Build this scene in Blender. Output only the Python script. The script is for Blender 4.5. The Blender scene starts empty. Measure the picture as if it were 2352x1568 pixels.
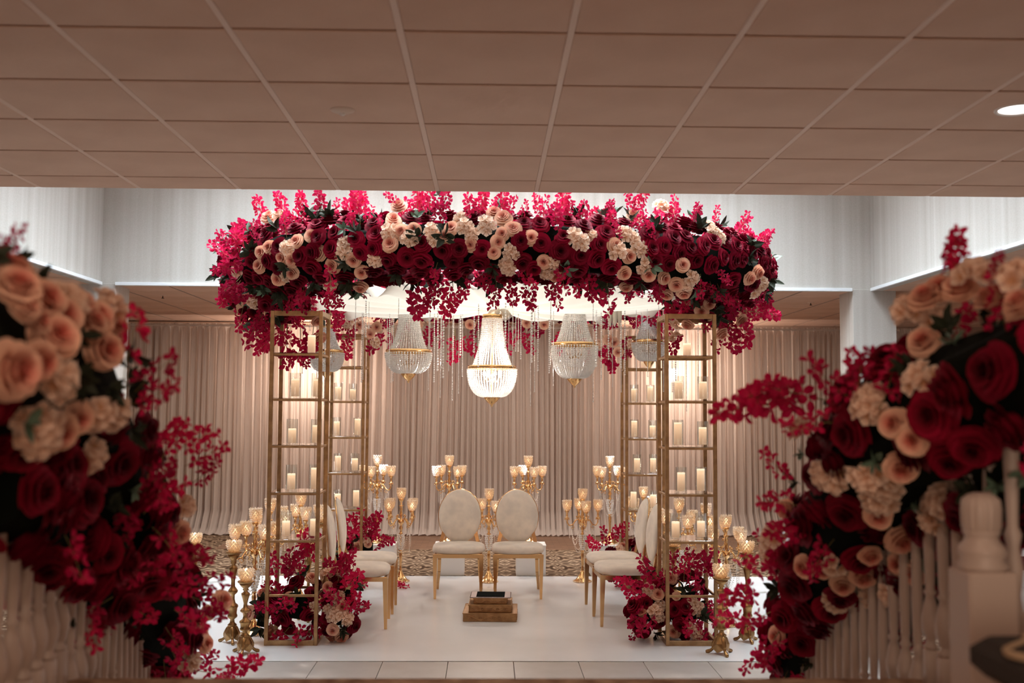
import bpy, math, random
from mathutils import Vector, Matrix, Quaternion
R = math.radians
PI = math.pi
S = bpy.context.scene
col = S.collection

# ------------------------------------------------------------------ camera
F, YAW, PITCH, ROLL, HC = 2419.0, 0.0219, 0.0643, 0.0058, 1.70
cy_, sy_ = math.cos(YAW), math.sin(YAW); cp_, sp_ = math.cos(PITCH), math.sin(PITCH)
FW = Vector((sy_*cp_, cy_*cp_, sp_)); R0 = Vector((cy_, -sy_, 0)); U0 = R0.cross(FW)
RT = math.cos(ROLL)*R0 + math.sin(ROLL)*U0; UP = -math.sin(ROLL)*R0 + math.cos(ROLL)*U0
cd = bpy.data.cameras.new('camera'); cam = bpy.data.objects.new('camera', cd); col.objects.link(cam)
cd.sensor_width = 36; cd.lens = F/2352*36; cd.clip_start = .05
cam.matrix_world = Matrix(((RT.x, UP.x, -FW.x, 0), (RT.y, UP.y, -FW.y, 0), (RT.z, UP.z, -FW.z, HC), (0, 0, 0, 1)))
cd.dof.use_dof = True; cd.dof.focus_distance = 8.3; cd.dof.aperture_fstop = 2.2
S.camera = cam
CAM = Vector((0, 0, HC))
def ray(px, py): return FW + RT*((px-1176)/F) + UP*((784-py)/F)
def at(px, py, Y):
    d = ray(px, py); return CAM + d*(Y/d.y)

# ------------------------------------------------------------------ world, lights, exposure
w = bpy.data.worlds.new('world'); S.world = w; w.use_nodes = True
w.node_tree.nodes['Background'].inputs[0].default_value = (1, .75, .6, 1)
w.node_tree.nodes['Background'].inputs[1].default_value = .03
S.view_settings.view_transform = 'Standard'; S.view_settings.look = 'None'
S.view_settings.gamma = 1; S.view_settings.use_curve_mapping = False
S.view_settings.exposure = 0.0
def area(name, loc, sx, sy, power, color, rot=(0, 0, 0), spread=PI):
    l = bpy.data.lights.new(name, 'AREA'); l.shape = 'RECTANGLE'; l.size = sx; l.size_y = sy
    l.energy = power; l.color = color; l.spread = spread
    o = bpy.data.objects.new(name, l); o.location = loc; o.rotation_euler = rot; col.objects.link(o); return o
def point(name, loc, power, color, rad=.05):
    l = bpy.data.lights.new(name, 'POINT'); l.energy = power; l.color = color; l.shadow_soft_size = rad
    o = bpy.data.objects.new(name, l); o.location = loc; col.objects.link(o); return o
COOL = (.84, .94, 1.0); WARM = (1.0, .70, .52); WARM2 = (1.0, .70, .50)
area('clerestory_light', (0, 8.7, 4.7), 6.0, 3.2, 760, COOL, spread=R(125))
for x, y, p in ((-2.6, 1.2, 6), (0, .8, 13), (2.6, 1.2, 6), (-2.6, -1.8, 5), (2.6, -1.8, 5), (-1.1, 5.6, 11), (1.1, 5.6, 11)):  # last pair is added fill for the floor and arch front, without fittings
    area('foyer_downlight_and_fill', (x, y, 3.02), .3, .3, p, WARM)
area('foyer_fill_light', (0, -3.6, 1.7), 4.5, 1.8, 50, (1.0, .76, .58), rot=(R(90), 0, 0), spread=R(130))  # added unseen warm fill from behind the camera, no real window
for x, y, p in ((-5.8, 8.2, 26), (5.8, 8.2, 26), (-5.5, 12.6, 30), (5.5, 12.6, 30), (-2.4, 12.9, 54), (0, 12.9, 58), (2.4, 12.9, 54)):
    area('hall_downlight', (x, y, 2.94), .35, .35, p, (1.0, .85, .74))

# ------------------------------------------------------------------ materials
def new_mat(name):
    m = bpy.data.materials.new(name); m.use_nodes = True; return m, m.node_tree.nodes, m.node_tree.links
def pm(name, c, rough=.6, metal=0, emis=None, es=0, trans=0, sheen=0, spec=.5, bump=None, var=None, sss=0, coat=0):
    m, N, L = new_mat(name); b = N['Principled BSDF']
    b.inputs['Base Color'].default_value = (*c, 1); b.inputs['Roughness'].default_value = rough
    b.inputs['Metallic'].default_value = metal; b.inputs['Transmission Weight'].default_value = trans
    b.inputs['Specular IOR Level'].default_value = spec; b.inputs['Sheen Weight'].default_value = sheen
    b.inputs['Coat Weight'].default_value = coat
    if sss: b.inputs['Subsurface Weight'].default_value = sss; b.inputs['Subsurface Scale'].default_value = .02
    if emis: b.inputs['Emission Color'].default_value = (*emis, 1); b.inputs['Emission Strength'].default_value = es
    tc = N.new('ShaderNodeTexCoord')
    if var:   # (scale, second colour)
        n = N.new('ShaderNodeTexNoise'); n.inputs['Scale'].default_value = var[0]; n.inputs['Detail'].default_value = 5
        L.new(tc.outputs['Object'], n.inputs['Vector'])
        r = N.new('ShaderNodeValToRGB'); r.color_ramp.elements[0].position = .35; r.color_ramp.elements[1].position = .65
        r.color_ramp.elements[0].color = (*c, 1); r.color_ramp.elements[1].color = (*var[1], 1)
        L.new(n.outputs['Fac'], r.inputs['Fac']); L.new(r.outputs['Color'], b.inputs['Base Color'])
    if bump:  # (scale, strength, distance)
        n = N.new('ShaderNodeTexNoise'); n.inputs['Scale'].default_value = bump[0]; n.inputs['Detail'].default_value = 6
        L.new(tc.outputs['Object'], n.inputs['Vector'])
        bp = N.new('ShaderNodeBump'); bp.inputs['Strength'].default_value = bump[1]; bp.inputs['Distance'].default_value = bump[2]
        L.new(n.outputs['Fac'], bp.inputs['Height']); L.new(bp.outputs['Normal'], b.inputs['Normal'])
    return m
def petal_mat(name, c_in, c_out, rough=.65, transl=.25, hv=.5):
    m, N, L = new_mat(name); b = N['Principled BSDF']; b.inputs['Roughness'].default_value = rough
    b.inputs['Specular IOR Level'].default_value = .12
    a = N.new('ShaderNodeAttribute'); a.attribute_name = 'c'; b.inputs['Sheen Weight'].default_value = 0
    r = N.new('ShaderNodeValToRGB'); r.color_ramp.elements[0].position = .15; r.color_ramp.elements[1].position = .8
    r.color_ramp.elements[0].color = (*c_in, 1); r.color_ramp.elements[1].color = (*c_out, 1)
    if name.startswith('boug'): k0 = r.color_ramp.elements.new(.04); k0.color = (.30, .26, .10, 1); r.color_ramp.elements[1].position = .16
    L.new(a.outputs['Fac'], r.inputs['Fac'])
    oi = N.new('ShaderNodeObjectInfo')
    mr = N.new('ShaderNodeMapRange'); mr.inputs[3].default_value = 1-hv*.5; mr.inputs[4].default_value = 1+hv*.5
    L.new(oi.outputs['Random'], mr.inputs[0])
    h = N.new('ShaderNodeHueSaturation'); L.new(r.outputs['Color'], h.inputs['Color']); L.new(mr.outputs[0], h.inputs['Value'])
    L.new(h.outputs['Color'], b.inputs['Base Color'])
    t = N.new('ShaderNodeBsdfTranslucent'); L.new(h.outputs['Color'], t.inputs['Color'])
    mx = N.new('ShaderNodeMixShader'); mx.inputs[0].default_value = transl
    L.new(b.outputs[0], mx.inputs[1]); L.new(t.outputs[0], mx.inputs[2]); L.new(mx.outputs[0], N['Material Output'].inputs[0])
    return m
def thin_glass(name, tint=(.97, .98, .97), gl=.08, fres=1.45):
    m, N, L = new_mat(name); N.remove(N['Principled BSDF'])
    t = N.new('ShaderNodeBsdfTransparent'); t.inputs[0].default_value = (*tint, 1)
    g = N.new('ShaderNodeBsdfGlossy'); g.inputs['Roughness'].default_value = .04
    f = N.new('ShaderNodeLayerWeight'); f.inputs[0].default_value = .5
    pw = N.new('ShaderNodeMath'); pw.operation = 'POWER'; pw.inputs[1].default_value = 3.5; L.new(f.outputs['Facing'], pw.inputs[0])
    ma = N.new('ShaderNodeMath'); ma.operation = 'MULTIPLY_ADD'; ma.inputs[1].default_value = .7; ma.inputs[2].default_value = gl; L.new(pw.outputs[0], ma.inputs[0])
    mx = N.new('ShaderNodeMixShader'); L.new(ma.outputs[0], mx.inputs[0]); L.new(t.outputs[0], mx.inputs[1]); L.new(g.outputs[0], mx.inputs[2])
    L.new(mx.outputs[0], N['Material Output'].inputs[0]); return m
def bead_mat(name, c, tr=.35, glossy=.35):
    # cut crystal: clear, reflecting and softly scattering
    m, N, L = new_mat(name); N.remove(N['Principled BSDF'])
    t = N.new('ShaderNodeBsdfTranslucent'); t.inputs[0].default_value = (*c, 1)
    d = N.new('ShaderNodeBsdfDiffuse'); d.inputs[0].default_value = (*c, 1)
    g = N.new('ShaderNodeBsdfGlossy'); g.inputs['Roughness'].default_value = .08
    tt = N.new('ShaderNodeBsdfTransparent'); tt.inputs[0].default_value = (*c, 1)
    a = N.new('ShaderNodeMixShader'); a.inputs[0].default_value = .5; L.new(t.outputs[0], a.inputs[1]); L.new(d.outputs[0], a.inputs[2])
    b = N.new('ShaderNodeMixShader'); b.inputs[0].default_value = tr; L.new(a.outputs[0], b.inputs[1]); L.new(tt.outputs[0], b.inputs[2])
    e = N.new('ShaderNodeMixShader'); e.inputs[0].default_value = glossy; L.new(b.outputs[0], e.inputs[1]); L.new(g.outputs[0], e.inputs[2])
    L.new(e.outputs[0], N['Material Output'].inputs[0]); return m
def cloth_mat(name, c, transl, transp, c2=None, bs=60):
    m, N, L = new_mat(name); N.remove(N['Principled BSDF'])
    tc = N.new('ShaderNodeTexCoord'); n = N.new('ShaderNodeTexNoise'); n.inputs['Scale'].default_value = bs
    L.new(tc.outputs['Object'], n.inputs['Vector'])
    r = N.new('ShaderNodeValToRGB'); r.color_ramp.elements[0].color = (*c, 1); r.color_ramp.elements[1].color = (*(c2 or c), 1)
    L.new(n.outputs['Fac'], r.inputs['Fac'])
    d = N.new('ShaderNodeBsdfDiffuse'); t = N.new('ShaderNodeBsdfTranslucent'); x = N.new('ShaderNodeBsdfTransparent')
    L.new(r.outputs[0], d.inputs[0]); L.new(r.outputs[0], t.inputs[0])
    a = N.new('ShaderNodeMixShader'); a.inputs[0].default_value = transl; L.new(d.outputs[0], a.inputs[1]); L.new(t.outputs[0], a.inputs[2])
    b = N.new('ShaderNodeMixShader'); b.inputs[0].default_value = transp; L.new(a.outputs[0], b.inputs[1]); L.new(x.outputs[0], b.inputs[2])
    L.new(b.outputs[0], N['Material Output'].inputs[0]); return m
def wallpaper(name):
    m, N, L = new_mat(name); b = N['Principled BSDF']; b.inputs['Roughness'].default_value = .8
    tc = N.new('ShaderNodeTexCoord'); sp = N.new('ShaderNodeSeparateXYZ'); L.new(tc.outputs['Object'], sp.inputs[0])
    ad = N.new('ShaderNodeMath'); ad.operation = 'ADD'; L.new(sp.outputs[0], ad.inputs[0]); L.new(sp.outputs[1], ad.inputs[1])
    cb = N.new('ShaderNodeCombineXYZ'); L.new(ad.outputs[0], cb.inputs[0])
    n = N.new('ShaderNodeTexNoise'); n.inputs['Scale'].default_value = 9; n.inputs['Detail'].default_value = 3; L.new(cb.outputs[0], n.inputs['Vector'])
    n2 = N.new('ShaderNodeTexNoise'); n2.inputs['Scale'].default_value = 90; L.new(tc.outputs['Object'], n2.inputs['Vector'])
    mu = N.new('ShaderNodeMath'); mu.operation = 'MULTIPLY_ADD'; mu.inputs[1].default_value = .35; L.new(n2.outputs[0], mu.inputs[0]); L.new(n.outputs[0], mu.inputs[2])
    r = N.new('ShaderNodeValToRGB'); r.color_ramp.elements[0].position = .45; r.color_ramp.elements[1].position = .95
    r.color_ramp.elements[0].color = (.44, .42, .39, 1); r.color_ramp.elements[1].color = (.60, .59, .57, 1)
    L.new(mu.outputs[0], r.inputs['Fac']); L.new(r.outputs[0], b.inputs['Base Color'])
    return m
def carpet_mat():
    m, N, L = new_mat('patterned_carpet'); b = N['Principled BSDF']; b.inputs['Roughness'].default_value = .95; b.inputs['Specular IOR Level'].default_value = .1
    tc = N.new('ShaderNodeTexCoord'); mp = N.new('ShaderNodeMapping'); mp.inputs['Scale'].default_value = (2.6, 1.35, 1)
    L.new(tc.outputs['Object'], mp.inputs[0])
    # mirrored ogee figure: fold the coordinates, warp, ring them
    sp = N.new('ShaderNodeSeparateXYZ'); L.new(mp.outputs[0], sp.inputs[0])
    pp = []
    for k in (0, 1):
        q = N.new('ShaderNodeMath'); q.operation = 'PINGPONG'; q.inputs[1].default_value = .5; L.new(sp.outputs[k], q.inputs[0]); pp.append(q)
    cb = N.new('ShaderNodeCombineXYZ'); L.new(pp[0].outputs[0], cb.inputs[0]); L.new(pp[1].outputs[0], cb.inputs[1])
    n = N.new('ShaderNodeTexNoise'); n.inputs['Scale'].default_value = 1.6; n.inputs['Detail'].default_value = 1; L.new(cb.outputs[0], n.inputs['Vector'])
    s = N.new('ShaderNodeMath'); s.operation = 'MULTIPLY'; s.inputs[1].default_value = 85; L.new(n.outputs[0], s.inputs[0])
    si = N.new('ShaderNodeMath'); si.operation = 'SINE'; L.new(s.outputs[0], si.inputs[0])
    r = N.new('ShaderNodeValToRGB'); e = r.color_ramp.elements
    e[0].position = .25; e[0].color = (.042, .022, .012, 1); e[1].position = .66; e[1].color = (.13, .075, .043, 1)
    e2 = e.new(.9); e2.color = (.28, .20, .135, 1)
    mr = N.new('ShaderNodeMapRange'); mr.inputs[1].default_value = -1; L.new(si.outputs[0], mr.inputs[0]); L.new(mr.outputs[0], r.inputs['Fac'])
    L.new(r.outputs[0], b.inputs['Base Color']); return m
def parquet_mat():
    m, N, L = new_mat('parquet'); b = N['Principled BSDF']; b.inputs['Roughness'].default_value = .5
    tc = N.new('ShaderNodeTexCoord'); br = N.new('ShaderNodeTexBrick'); br.inputs['Scale'].default_value = 3
    br.inputs['Color1'].default_value = (.13, .068, .038, 1); br.inputs['Color2'].default_value = (.18, .095, .055, 1); br.inputs['Mortar'].default_value = (.08, .04, .02, 1)
    br.inputs['Mortar Size'].default_value = .01; L.new(tc.outputs['Object'], br.inputs['Vector']); L.new(br.outputs[0], b.inputs['Base Color']); return m

M = {}
M['tile'] = pm('acoustic_tile', (.66, .45, .345), .9, spec=.1, bump=(35, .4, .004), var=(2.5, (.60, .40, .305)))
M['teebar'] = pm('tee_bar_paint', (.70, .51, .41), .6)
M['teeshade'] = pm('shaded_tee_bar', (.16, .11, .085), .7)  # joint shadow of the low ceilings painted into the bar colour
M['void'] = pm('plenum_black', (.05, .035, .03), .9)
M['paper'] = wallpaper('striped_wallpaper')
M['white_ceiling'] = pm('white_plaster', (.8, .8, .8), .8)
M['trim'] = pm('white_trim', (.80, .86, .92), .45)
M['wall_tan'] = pm('tan_wall', (.42, .30, .24), .8, bump=(8, .1, .01))
M['pelmet'] = pm('pelmet_paint', (.62, .44, .33), .6)
M['vinyl'] = pm('white_vinyl', (.80, .83, .86), .22, spec=.45, var=(3, (.77, .80, .83)), bump=(3.5, .12, .004))
M['stone'] = pm('beige_stone', (.46, .435, .415), .32, var=(6, (.42, .395, .37)), bump=(14, .08, .002))
M['grout'] = pm('grout', (.30, .26, .23), .9)
M['carpet'] = carpet_mat(); M['parquet'] = parquet_mat()
M['landing'] = pm('landing_carpet', (.22, .12, .07), .95, var=(14, (.50, .34, .22)), spec=.1)
M['sheer'] = cloth_mat('sheer_drape', (.60, .51, .45), .40, .07, (.55, .465, .41), 3)
M['canopy'] = cloth_mat('cream_canopy_cloth', (.68, .61, .52), .12, 0, (.70, .62, .52), 3)
M['gold'] = pm('polished_gold', (.83, .52, .24), .2, 1, bump=(60, .05, .001))
M['gold_dull'] = pm('brushed_gold', (.50, .31, .155), .38, .85, var=(18, (.34, .20, .10)), bump=(40, .1, .001))
M['antique'] = pm('antique_gold', (.48, .28, .12), .35, .9, var=(30, (.32, .18, .07)), bump=(60, .35, .003))
M['chair_gold'] = pm('chair_gold', (.72, .45, .22), .2, 1)
M['box_gold'] = pm('embossed_gold', (.42, .24, .11), .42, .7, var=(25, (.30, .16, .07)), bump=(30, .4, .004))
M['velvet'] = pm('ivory_velvet', (.86, .77, .67), .85, sheen=.3, var=(9, (.70, .63, .56)), spec=.2)
M['plinth'] = pm('white_plinth', (.72, .69, .66), .5)
M['black'] = pm('black_tray', (.004, .006, .006), .95, spec=.02)
M['lace'] = pm('metal_lace', (.34, .28, .27), .4, .6, bump=(120, .6, .003))
M['glass'] = thin_glass('clear_glass'); M['shelf_glass'] = thin_glass('shelf_glass', (.88, .86, .83), .20)
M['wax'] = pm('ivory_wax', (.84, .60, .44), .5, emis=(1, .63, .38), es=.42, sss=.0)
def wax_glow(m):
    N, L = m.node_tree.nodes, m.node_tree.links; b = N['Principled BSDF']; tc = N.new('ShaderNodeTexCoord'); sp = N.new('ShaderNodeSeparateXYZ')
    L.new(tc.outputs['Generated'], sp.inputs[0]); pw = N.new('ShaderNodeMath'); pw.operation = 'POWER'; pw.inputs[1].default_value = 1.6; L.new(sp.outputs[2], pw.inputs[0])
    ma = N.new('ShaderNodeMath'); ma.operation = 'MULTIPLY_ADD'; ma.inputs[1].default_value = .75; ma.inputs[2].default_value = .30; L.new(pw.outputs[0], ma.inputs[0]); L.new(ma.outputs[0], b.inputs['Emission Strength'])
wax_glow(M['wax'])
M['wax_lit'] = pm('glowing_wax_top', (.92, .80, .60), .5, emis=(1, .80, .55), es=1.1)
M['votive_glow'] = pm('votive_flame_glow', (1, .85, .6), .5, emis=(1, .72, .42), es=3.2)
M['crystal'] = bead_mat('crystal_bead', (1.0, .98, .96), .12, .30)
M['cup_crystal'] = bead_mat('champagne_crystal', (1.0, .86, .68), .10, .25)
M['pearl'] = pm('pearl', (.80, .72, .63), .25)
M['bulb'] = pm('lamp_glow', (1, 1, 1), .5, emis=(1, .90, .82), es=14)
M['disc'] = pm('downlight_disc', (1, 1, 1), .5, emis=(1, .95, .93), es=3)
M['sconce'] = pm('sconce_glow', (1, 1, 1), .5, emis=(1, .92, .85), es=18)
M['leaf'] = pm('dark_leaf', (.020, .024, .014), .6, var=(20, (.040, .048, .028)), spec=.2)
M['leaf_light'] = pm('grey_green_leaf', (.12, .19, .13), .5, spec=.3)
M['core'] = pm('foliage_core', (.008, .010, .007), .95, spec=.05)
M['stem'] = pm('stem', (.16, .17, .09), .6)
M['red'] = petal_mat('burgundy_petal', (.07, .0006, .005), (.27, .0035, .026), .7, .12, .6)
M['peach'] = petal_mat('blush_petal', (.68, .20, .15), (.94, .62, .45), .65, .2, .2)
M['cream'] = petal_mat('cream_petal', (.66, .34, .18), (.92, .72, .58), .65, .25, .2)
M['boug'] = petal_mat('bougainvillea_bract', (.60, .03, .10), (.54, .006, .072), .55, .28, .5)
M['white_wood'] = pm('painted_baluster', (.52, .42, .36), .45)
M['cover'] = pm('white_chair_cover', (.75, .74, .76), .7)
M['wine'] = pm('wine_sash', (.12, .01, .02), .5)
M['darkcloth'] = pm('dark_tablecloth', (.018, .012, .012), .8)
M['metal_white'] = pm('white_metal', (.7, .62, .56), .4)
M['detector'] = pm('detector_plastic', (.60, .44, .34), .4)

# ------------------------------------------------------------------ mesh helpers
class MB:
    def __init__(s): s.v = []; s.f = []; s.c = []
    def add(s, v, f, c=None):
        o = len(s.v); s.v += [tuple(p) for p in v]; s.f += [tuple(i+o for i in q) for q in f]
        s.c += c if c else [.5]*len(v); return s
    def merge(s, o, mat=None):
        s.add([mat @ Vector(p) for p in o.v] if mat else o.v, o.f, list(o.c)); return s
    def box(s, x0, y0, z0, x1, y1, z1):
        return s.add([(x0, y0, z0), (x1, y0, z0), (x1, y1, z0), (x0, y1, z0), (x0, y0, z1), (x1, y0, z1), (x1, y1, z1), (x0, y1, z1)],
                     [(0, 3, 2, 1), (4, 5, 6, 7), (0, 1, 5, 4), (1, 2, 6, 5), (2, 3, 7, 6), (3, 0, 4, 7)])
    def bbox(s, x0, y0, z0, x1, y1, z1, b=.004):
        # box with chamfered vertical and horizontal edges
        v = []; f = []
        rings = [(z0, b), (z0+b, 0), (z1-b, 0), (z1, b)]
        for z, i in rings:
            a0, b0, a1, b1 = x0+i, y0+i, x1-i, y1-i; c = b
            v += [(a0+c, b0, z), (a1-c, b0, z), (a1, b0+c, z), (a1, b1-c, z), (a1-c, b1, z), (a0+c, b1, z), (a0, b1-c, z), (a0, b0+c, z)]
        for k in range(3):
            for j in range(8): f.append((k*8+j, k*8+(j+1) % 8, (k+1)*8+(j+1) % 8, (k+1)*8+j))
        f.append(tuple(range(7, -1, -1))); f.append(tuple(range(24, 32)))
        return s.add(v, f)
    def lathe(s, prof, n=16, cx=0, cy=0, z0=0, cap=True, fl=None):
        v = []; f = []; m = len(prof)
        for r, z in prof:
            for k in range(n):
                a = 2*PI*k/n; rr = r*(1+(fl*math.cos(a*fl_n) if fl else 0)) if fl else r
                v.append((cx+rr*math.cos(a), cy+rr*math.sin(a), z0+z))
        for i in range(m-1):
            for k in range(n):
                k2 = (k+1) % n; f.append((i*n+k, i*n+k2, (i+1)*n+k2, (i+1)*n+k))
        if cap: f.append(tuple(range(n-1, -1, -1))); f.append(tuple((m-1)*n+k for k in range(n)))
        return s.add(v, f)
    def tube(s, pts, rad, n=8, cap=True):
        pts = [Vector(p) for p in pts]; m = len(pts); v = []; f = []
        rads = rad if isinstance(rad, (list, tuple)) else [rad]*m
        t = (pts[1]-pts[0]).normalized(); a = t.orthogonal().normalized()
        for i, p in enumerate(pts):
            tt = (pts[min(i+1, m-1)]-pts[max(i-1, 0)])
            tt = tt.normalized() if tt.length > 1e-9 else t
            a = (a-tt*a.dot(tt)); a = a.normalized() if a.length > 1e-6 else tt.orthogonal().normalized()
            b = tt.cross(a)
            for k in range(n):
                g = 2*PI*k/n; v.append(p+(a*math.cos(g)+b*math.sin(g))*rads[i])
        for i in range(m-1):
            for k in range(n):
                k2 = (k+1) % n; f.append((i*n+k, i*n+k2, (i+1)*n+k2, (i+1)*n+k))
        if cap: f.append(tuple(range(n-1, -1, -1))); f.append(tuple((m-1)*n+k for k in range(n)))
        return s.add(v, f)
    def bar(s, p, q, w0, w1=None, d=None):
        # square-section bar from p to q, tapering w0 -> w1
        p, q = Vector(p), Vector(q); w1 = w0 if w1 is None else w1; t = (q-p).normalized()
        a = Vector((1, 0, 0)) if abs(t.x) < .7 else Vector((0, 1, 0)); a = (a-t*a.dot(t)).normalized(); b = t.cross(a)
        v = []
        for c, ww in ((p, w0), (q, w1)):
            for i, j in ((-1, -1), (1, -1), (1, 1), (-1, 1)): v.append(c+a*(i*ww/2)+b*(j*(d or ww)/2))
        return s.add(v, [(0, 3, 2, 1), (4, 5, 6, 7), (0, 1, 5, 4), (1, 2, 6, 5), (2, 3, 7, 6), (3, 0, 4, 7)])
    def bead(s, c, r, rz=None, n=6):
        c = Vector(c); rz = rz or r; v = [c+Vector((0, 0, rz))]
        for k in range(n): a = 2*PI*k/n; v.append(c+Vector((r*.8*math.cos(a), r*.8*math.sin(a), rz*.5)))
        for k in range(n): a = 2*PI*(k+.5)/n; v.append(c+Vector((r*.8*math.cos(a), r*.8*math.sin(a), -rz*.5)))
        v.append(c-Vector((0, 0, rz))); f = []
        for k in range(n):
            k2 = (k+1) % n; f += [(0, 1+k, 1+k2), (1+k, 1+n+k, 1+k2), (1+k2, 1+n+k, 1+n+k2), (1+n+k, 2*n+1, 1+n+k2)]
        return s.add(v, f)
    def octa(s, c, r, rz=None):
        x, y, z = c; rz = rz or r
        return s.add([(x+r, y, z), (x, y+r, z), (x-r, y, z), (x, y-r, z), (x, y, z+rz), (x, y, z-rz)],
                     [(0, 1, 4), (1, 2, 4), (2, 3, 4), (3, 0, 4), (1, 0, 5), (2, 1, 5), (3, 2, 5), (0, 3, 5)])
    def mesh(s, name, mat, smooth=False):
        me = bpy.data.meshes.new(name); me.from_pydata(s.v, [], s.f)
        at_ = me.attributes.new('c', 'FLOAT', 'POINT'); at_.data.foreach_set('value', s.c)
        if smooth: me.polygons.foreach_set('use_smooth', [True]*len(s.f))
        me.materials.append(M[mat] if isinstance(mat, str) else mat); me.update(); return me
    def build(s, name, mat, parent=None, smooth=False, loc=(0, 0, 0), rot=(0, 0, 0), sc=None):
        return put(name, s.mesh(name, mat, smooth), parent, loc, rot, sc)
fl_n = 8
def put(name, me, parent=None, loc=(0, 0, 0), rot=(0, 0, 0), sc=None):
    o = bpy.data.objects.new(name, me); o.location = loc; o.rotation_euler = rot
    if sc: o.scale = (sc, sc, sc) if isinstance(sc, (int, float)) else sc
    if parent: o.parent = parent
    col.objects.link(o); return o
def tag(o, label=None, cat=None, group=None, kind=None):
    if label: o['label'] = label
    if cat: o['category'] = cat
    if group: o['group'] = group
    if kind: o['kind'] = kind
    return o
def thing(name, loc, label, cat, group=None, rz=0, sc=None):
    o = put(name, None, None, loc, (0, 0, rz), sc); o.empty_display_size = .05; return tag(o, label, cat, group)
KIDS = {}
def copy_tree(o, parent=None):
    c = o.copy(); col.objects.link(c)
    if parent: c.parent = parent
    for ch in list(o.children): copy_tree(ch, c)
    return c
def again(src, loc, label, rz=0, sc=None, group=None):
    c = copy_tree(src); c.location = loc; c.rotation_euler = (0, 0, rz)
    if sc: c.scale = (sc, sc, sc)
    c['label'] = label
    if group: c['group'] = group
    return c
def align(n, spin=0):
    # quaternion turning +Z to n, with a spin about it
    q = Vector((0, 0, 1)).rotation_difference(Vector(n).normalized()); return q @ Quaternion((0, 0, 1), spin)
def putq(name, me, parent, loc, q, sc):
    o = bpy.data.objects.new(name, me); o.parent = parent; o.location = loc
    o.rotation_mode = 'QUATERNION'; o.rotation_quaternion = q; o.scale = (sc, sc, sc); col.objects.link(o); return o

# ================================================================== THE SETTING
ZC = 3.04      # foyer ceiling
ZL = 2.97      # hall ceiling
YE = 6.44      # where the foyer ceiling ends
YB = 10.97     # bulkhead over the back of the dance floor
XB = 4.03      # side bulkheads
YW = 15.6      # back wall
def struct(o): o['kind'] = 'structure'; return o
fl = struct(MB().box(-8, -4, -.3, 8, YW, -.02).build('floor', 'grout'))
# stone tiles before the dance floor, carpet and parquet behind
TS = .44; tme = MB().bbox(-TS/2+.002, -TS/2+.002, -.02, TS/2-.002, TS/2-.002, 0, .001).mesh('floor_tile', 'stone')
for i in range(-9, 9):
    for j in range(0, 7): put('floor_tile', tme, fl, (.18+TS*(i+.5), 7.235-TS*(j+.5), 0))
MB().box(-8, -4, -.02, 8, 7.235-7*TS, -.001).build('stone_paving', 'stone', fl)
MB().box(-8, 7.235-7*TS, -.02, .18-9*TS, 7.235, -.001).build('stone_paving', 'stone', fl)
MB().box(.18+9*TS, 7.235-7*TS, -.02, 8, 7.235, -.001).build('stone_paving', 'stone', fl)
cm = MB().box(-8, 7.235, -.02, 8, 12.93, -.001)
cm.box(-8, 12.93, -.02, -3.3, YW, -.001).box(3.4, 12.93, -.02, 8, YW, -.001); cm.build('carpet', 'carpet', fl)
MB().box(-3.3, 12.93, -.02, 3.4, YW, -.001).build('parquet', 'parquet', fl)

def ceiling(name, x0, x1, y0, y1, z, gx, gy, tiles):
    c = struct(MB().box(x0, y0, z+.02, x1, y1, z+.06).build(name, 'void'))
    P = .6096; bars = MB(); joined = MB()
    i0 = math.floor((x0-gx)/P); i1 = math.ceil((x1-gx)/P); j0 = math.floor((y0-gy)/P); j1 = math.ceil((y1-gy)/P)
    cache = {}
    for i in range(i0, i1+1):
        X = gx+i*P
        if x0+.02 < X < x1-.02: bars.box(X-.012, y0, z+.002, X+.012, y1, z+.019)
        for j in range(j0, j1):
            a0, a1 = max(X+.013, x0), min(X+P-.013, x1); b0, b1 = max(gy+j*P+.011, y0), min(gy+(j+1)*P-.011, y1)
            if a1-a0 < .02 or b1-b0 < .02: continue
            cx, cy = (a0+a1)/2, (b0+b1)/2; k = (round(a1-a0, 3), round(b1-b0, 3))
            if not tiles(cx, cy): joined.box(a0, b0, z, a1, b1, z+.018); continue
            if k not in cache: cache[k] = MB().bbox(-k[0]/2, -k[1]/2, 0, k[0]/2, k[1]/2, .018, .003).mesh('ceiling_tile', 'tile')
            put('ceiling_tile', cache[k], c, (cx, cy, z))
    if bars.v: bars.build('tee_bar', 'teebar' if z > 3 else 'teeshade', c)
    if joined.v: tag(joined.build('ceiling_tiles', 'tile', c), kind='stuff')
    return c
ceiling('ceiling', -8, 8, -4, YE, ZC, .285, 3.678, lambda x, y: y > 2.9 and abs(x-.1) < 1+y*.56)
ceiling('ceiling.001', -8, 8, YB+.12, YW, ZL, .285, 3.678, lambda x, y: abs(x) < y*.42 and abs(x) > .8)
ceiling('ceiling.002', -8, -XB-.12, YE, YB+.12, ZL, .285, 3.678, lambda x, y: x > -.52*y)
ceiling('ceiling.003', XB+.12, 8, YE, YB+.12, ZL, .285, 3.678, lambda x, y: x < .52*y)
struct(MB().box(-XB-.1, YE-.1, 4.8, XB+.1, YB+.1, 4.9).build('ceiling.004', 'white_ceiling'))
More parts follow.
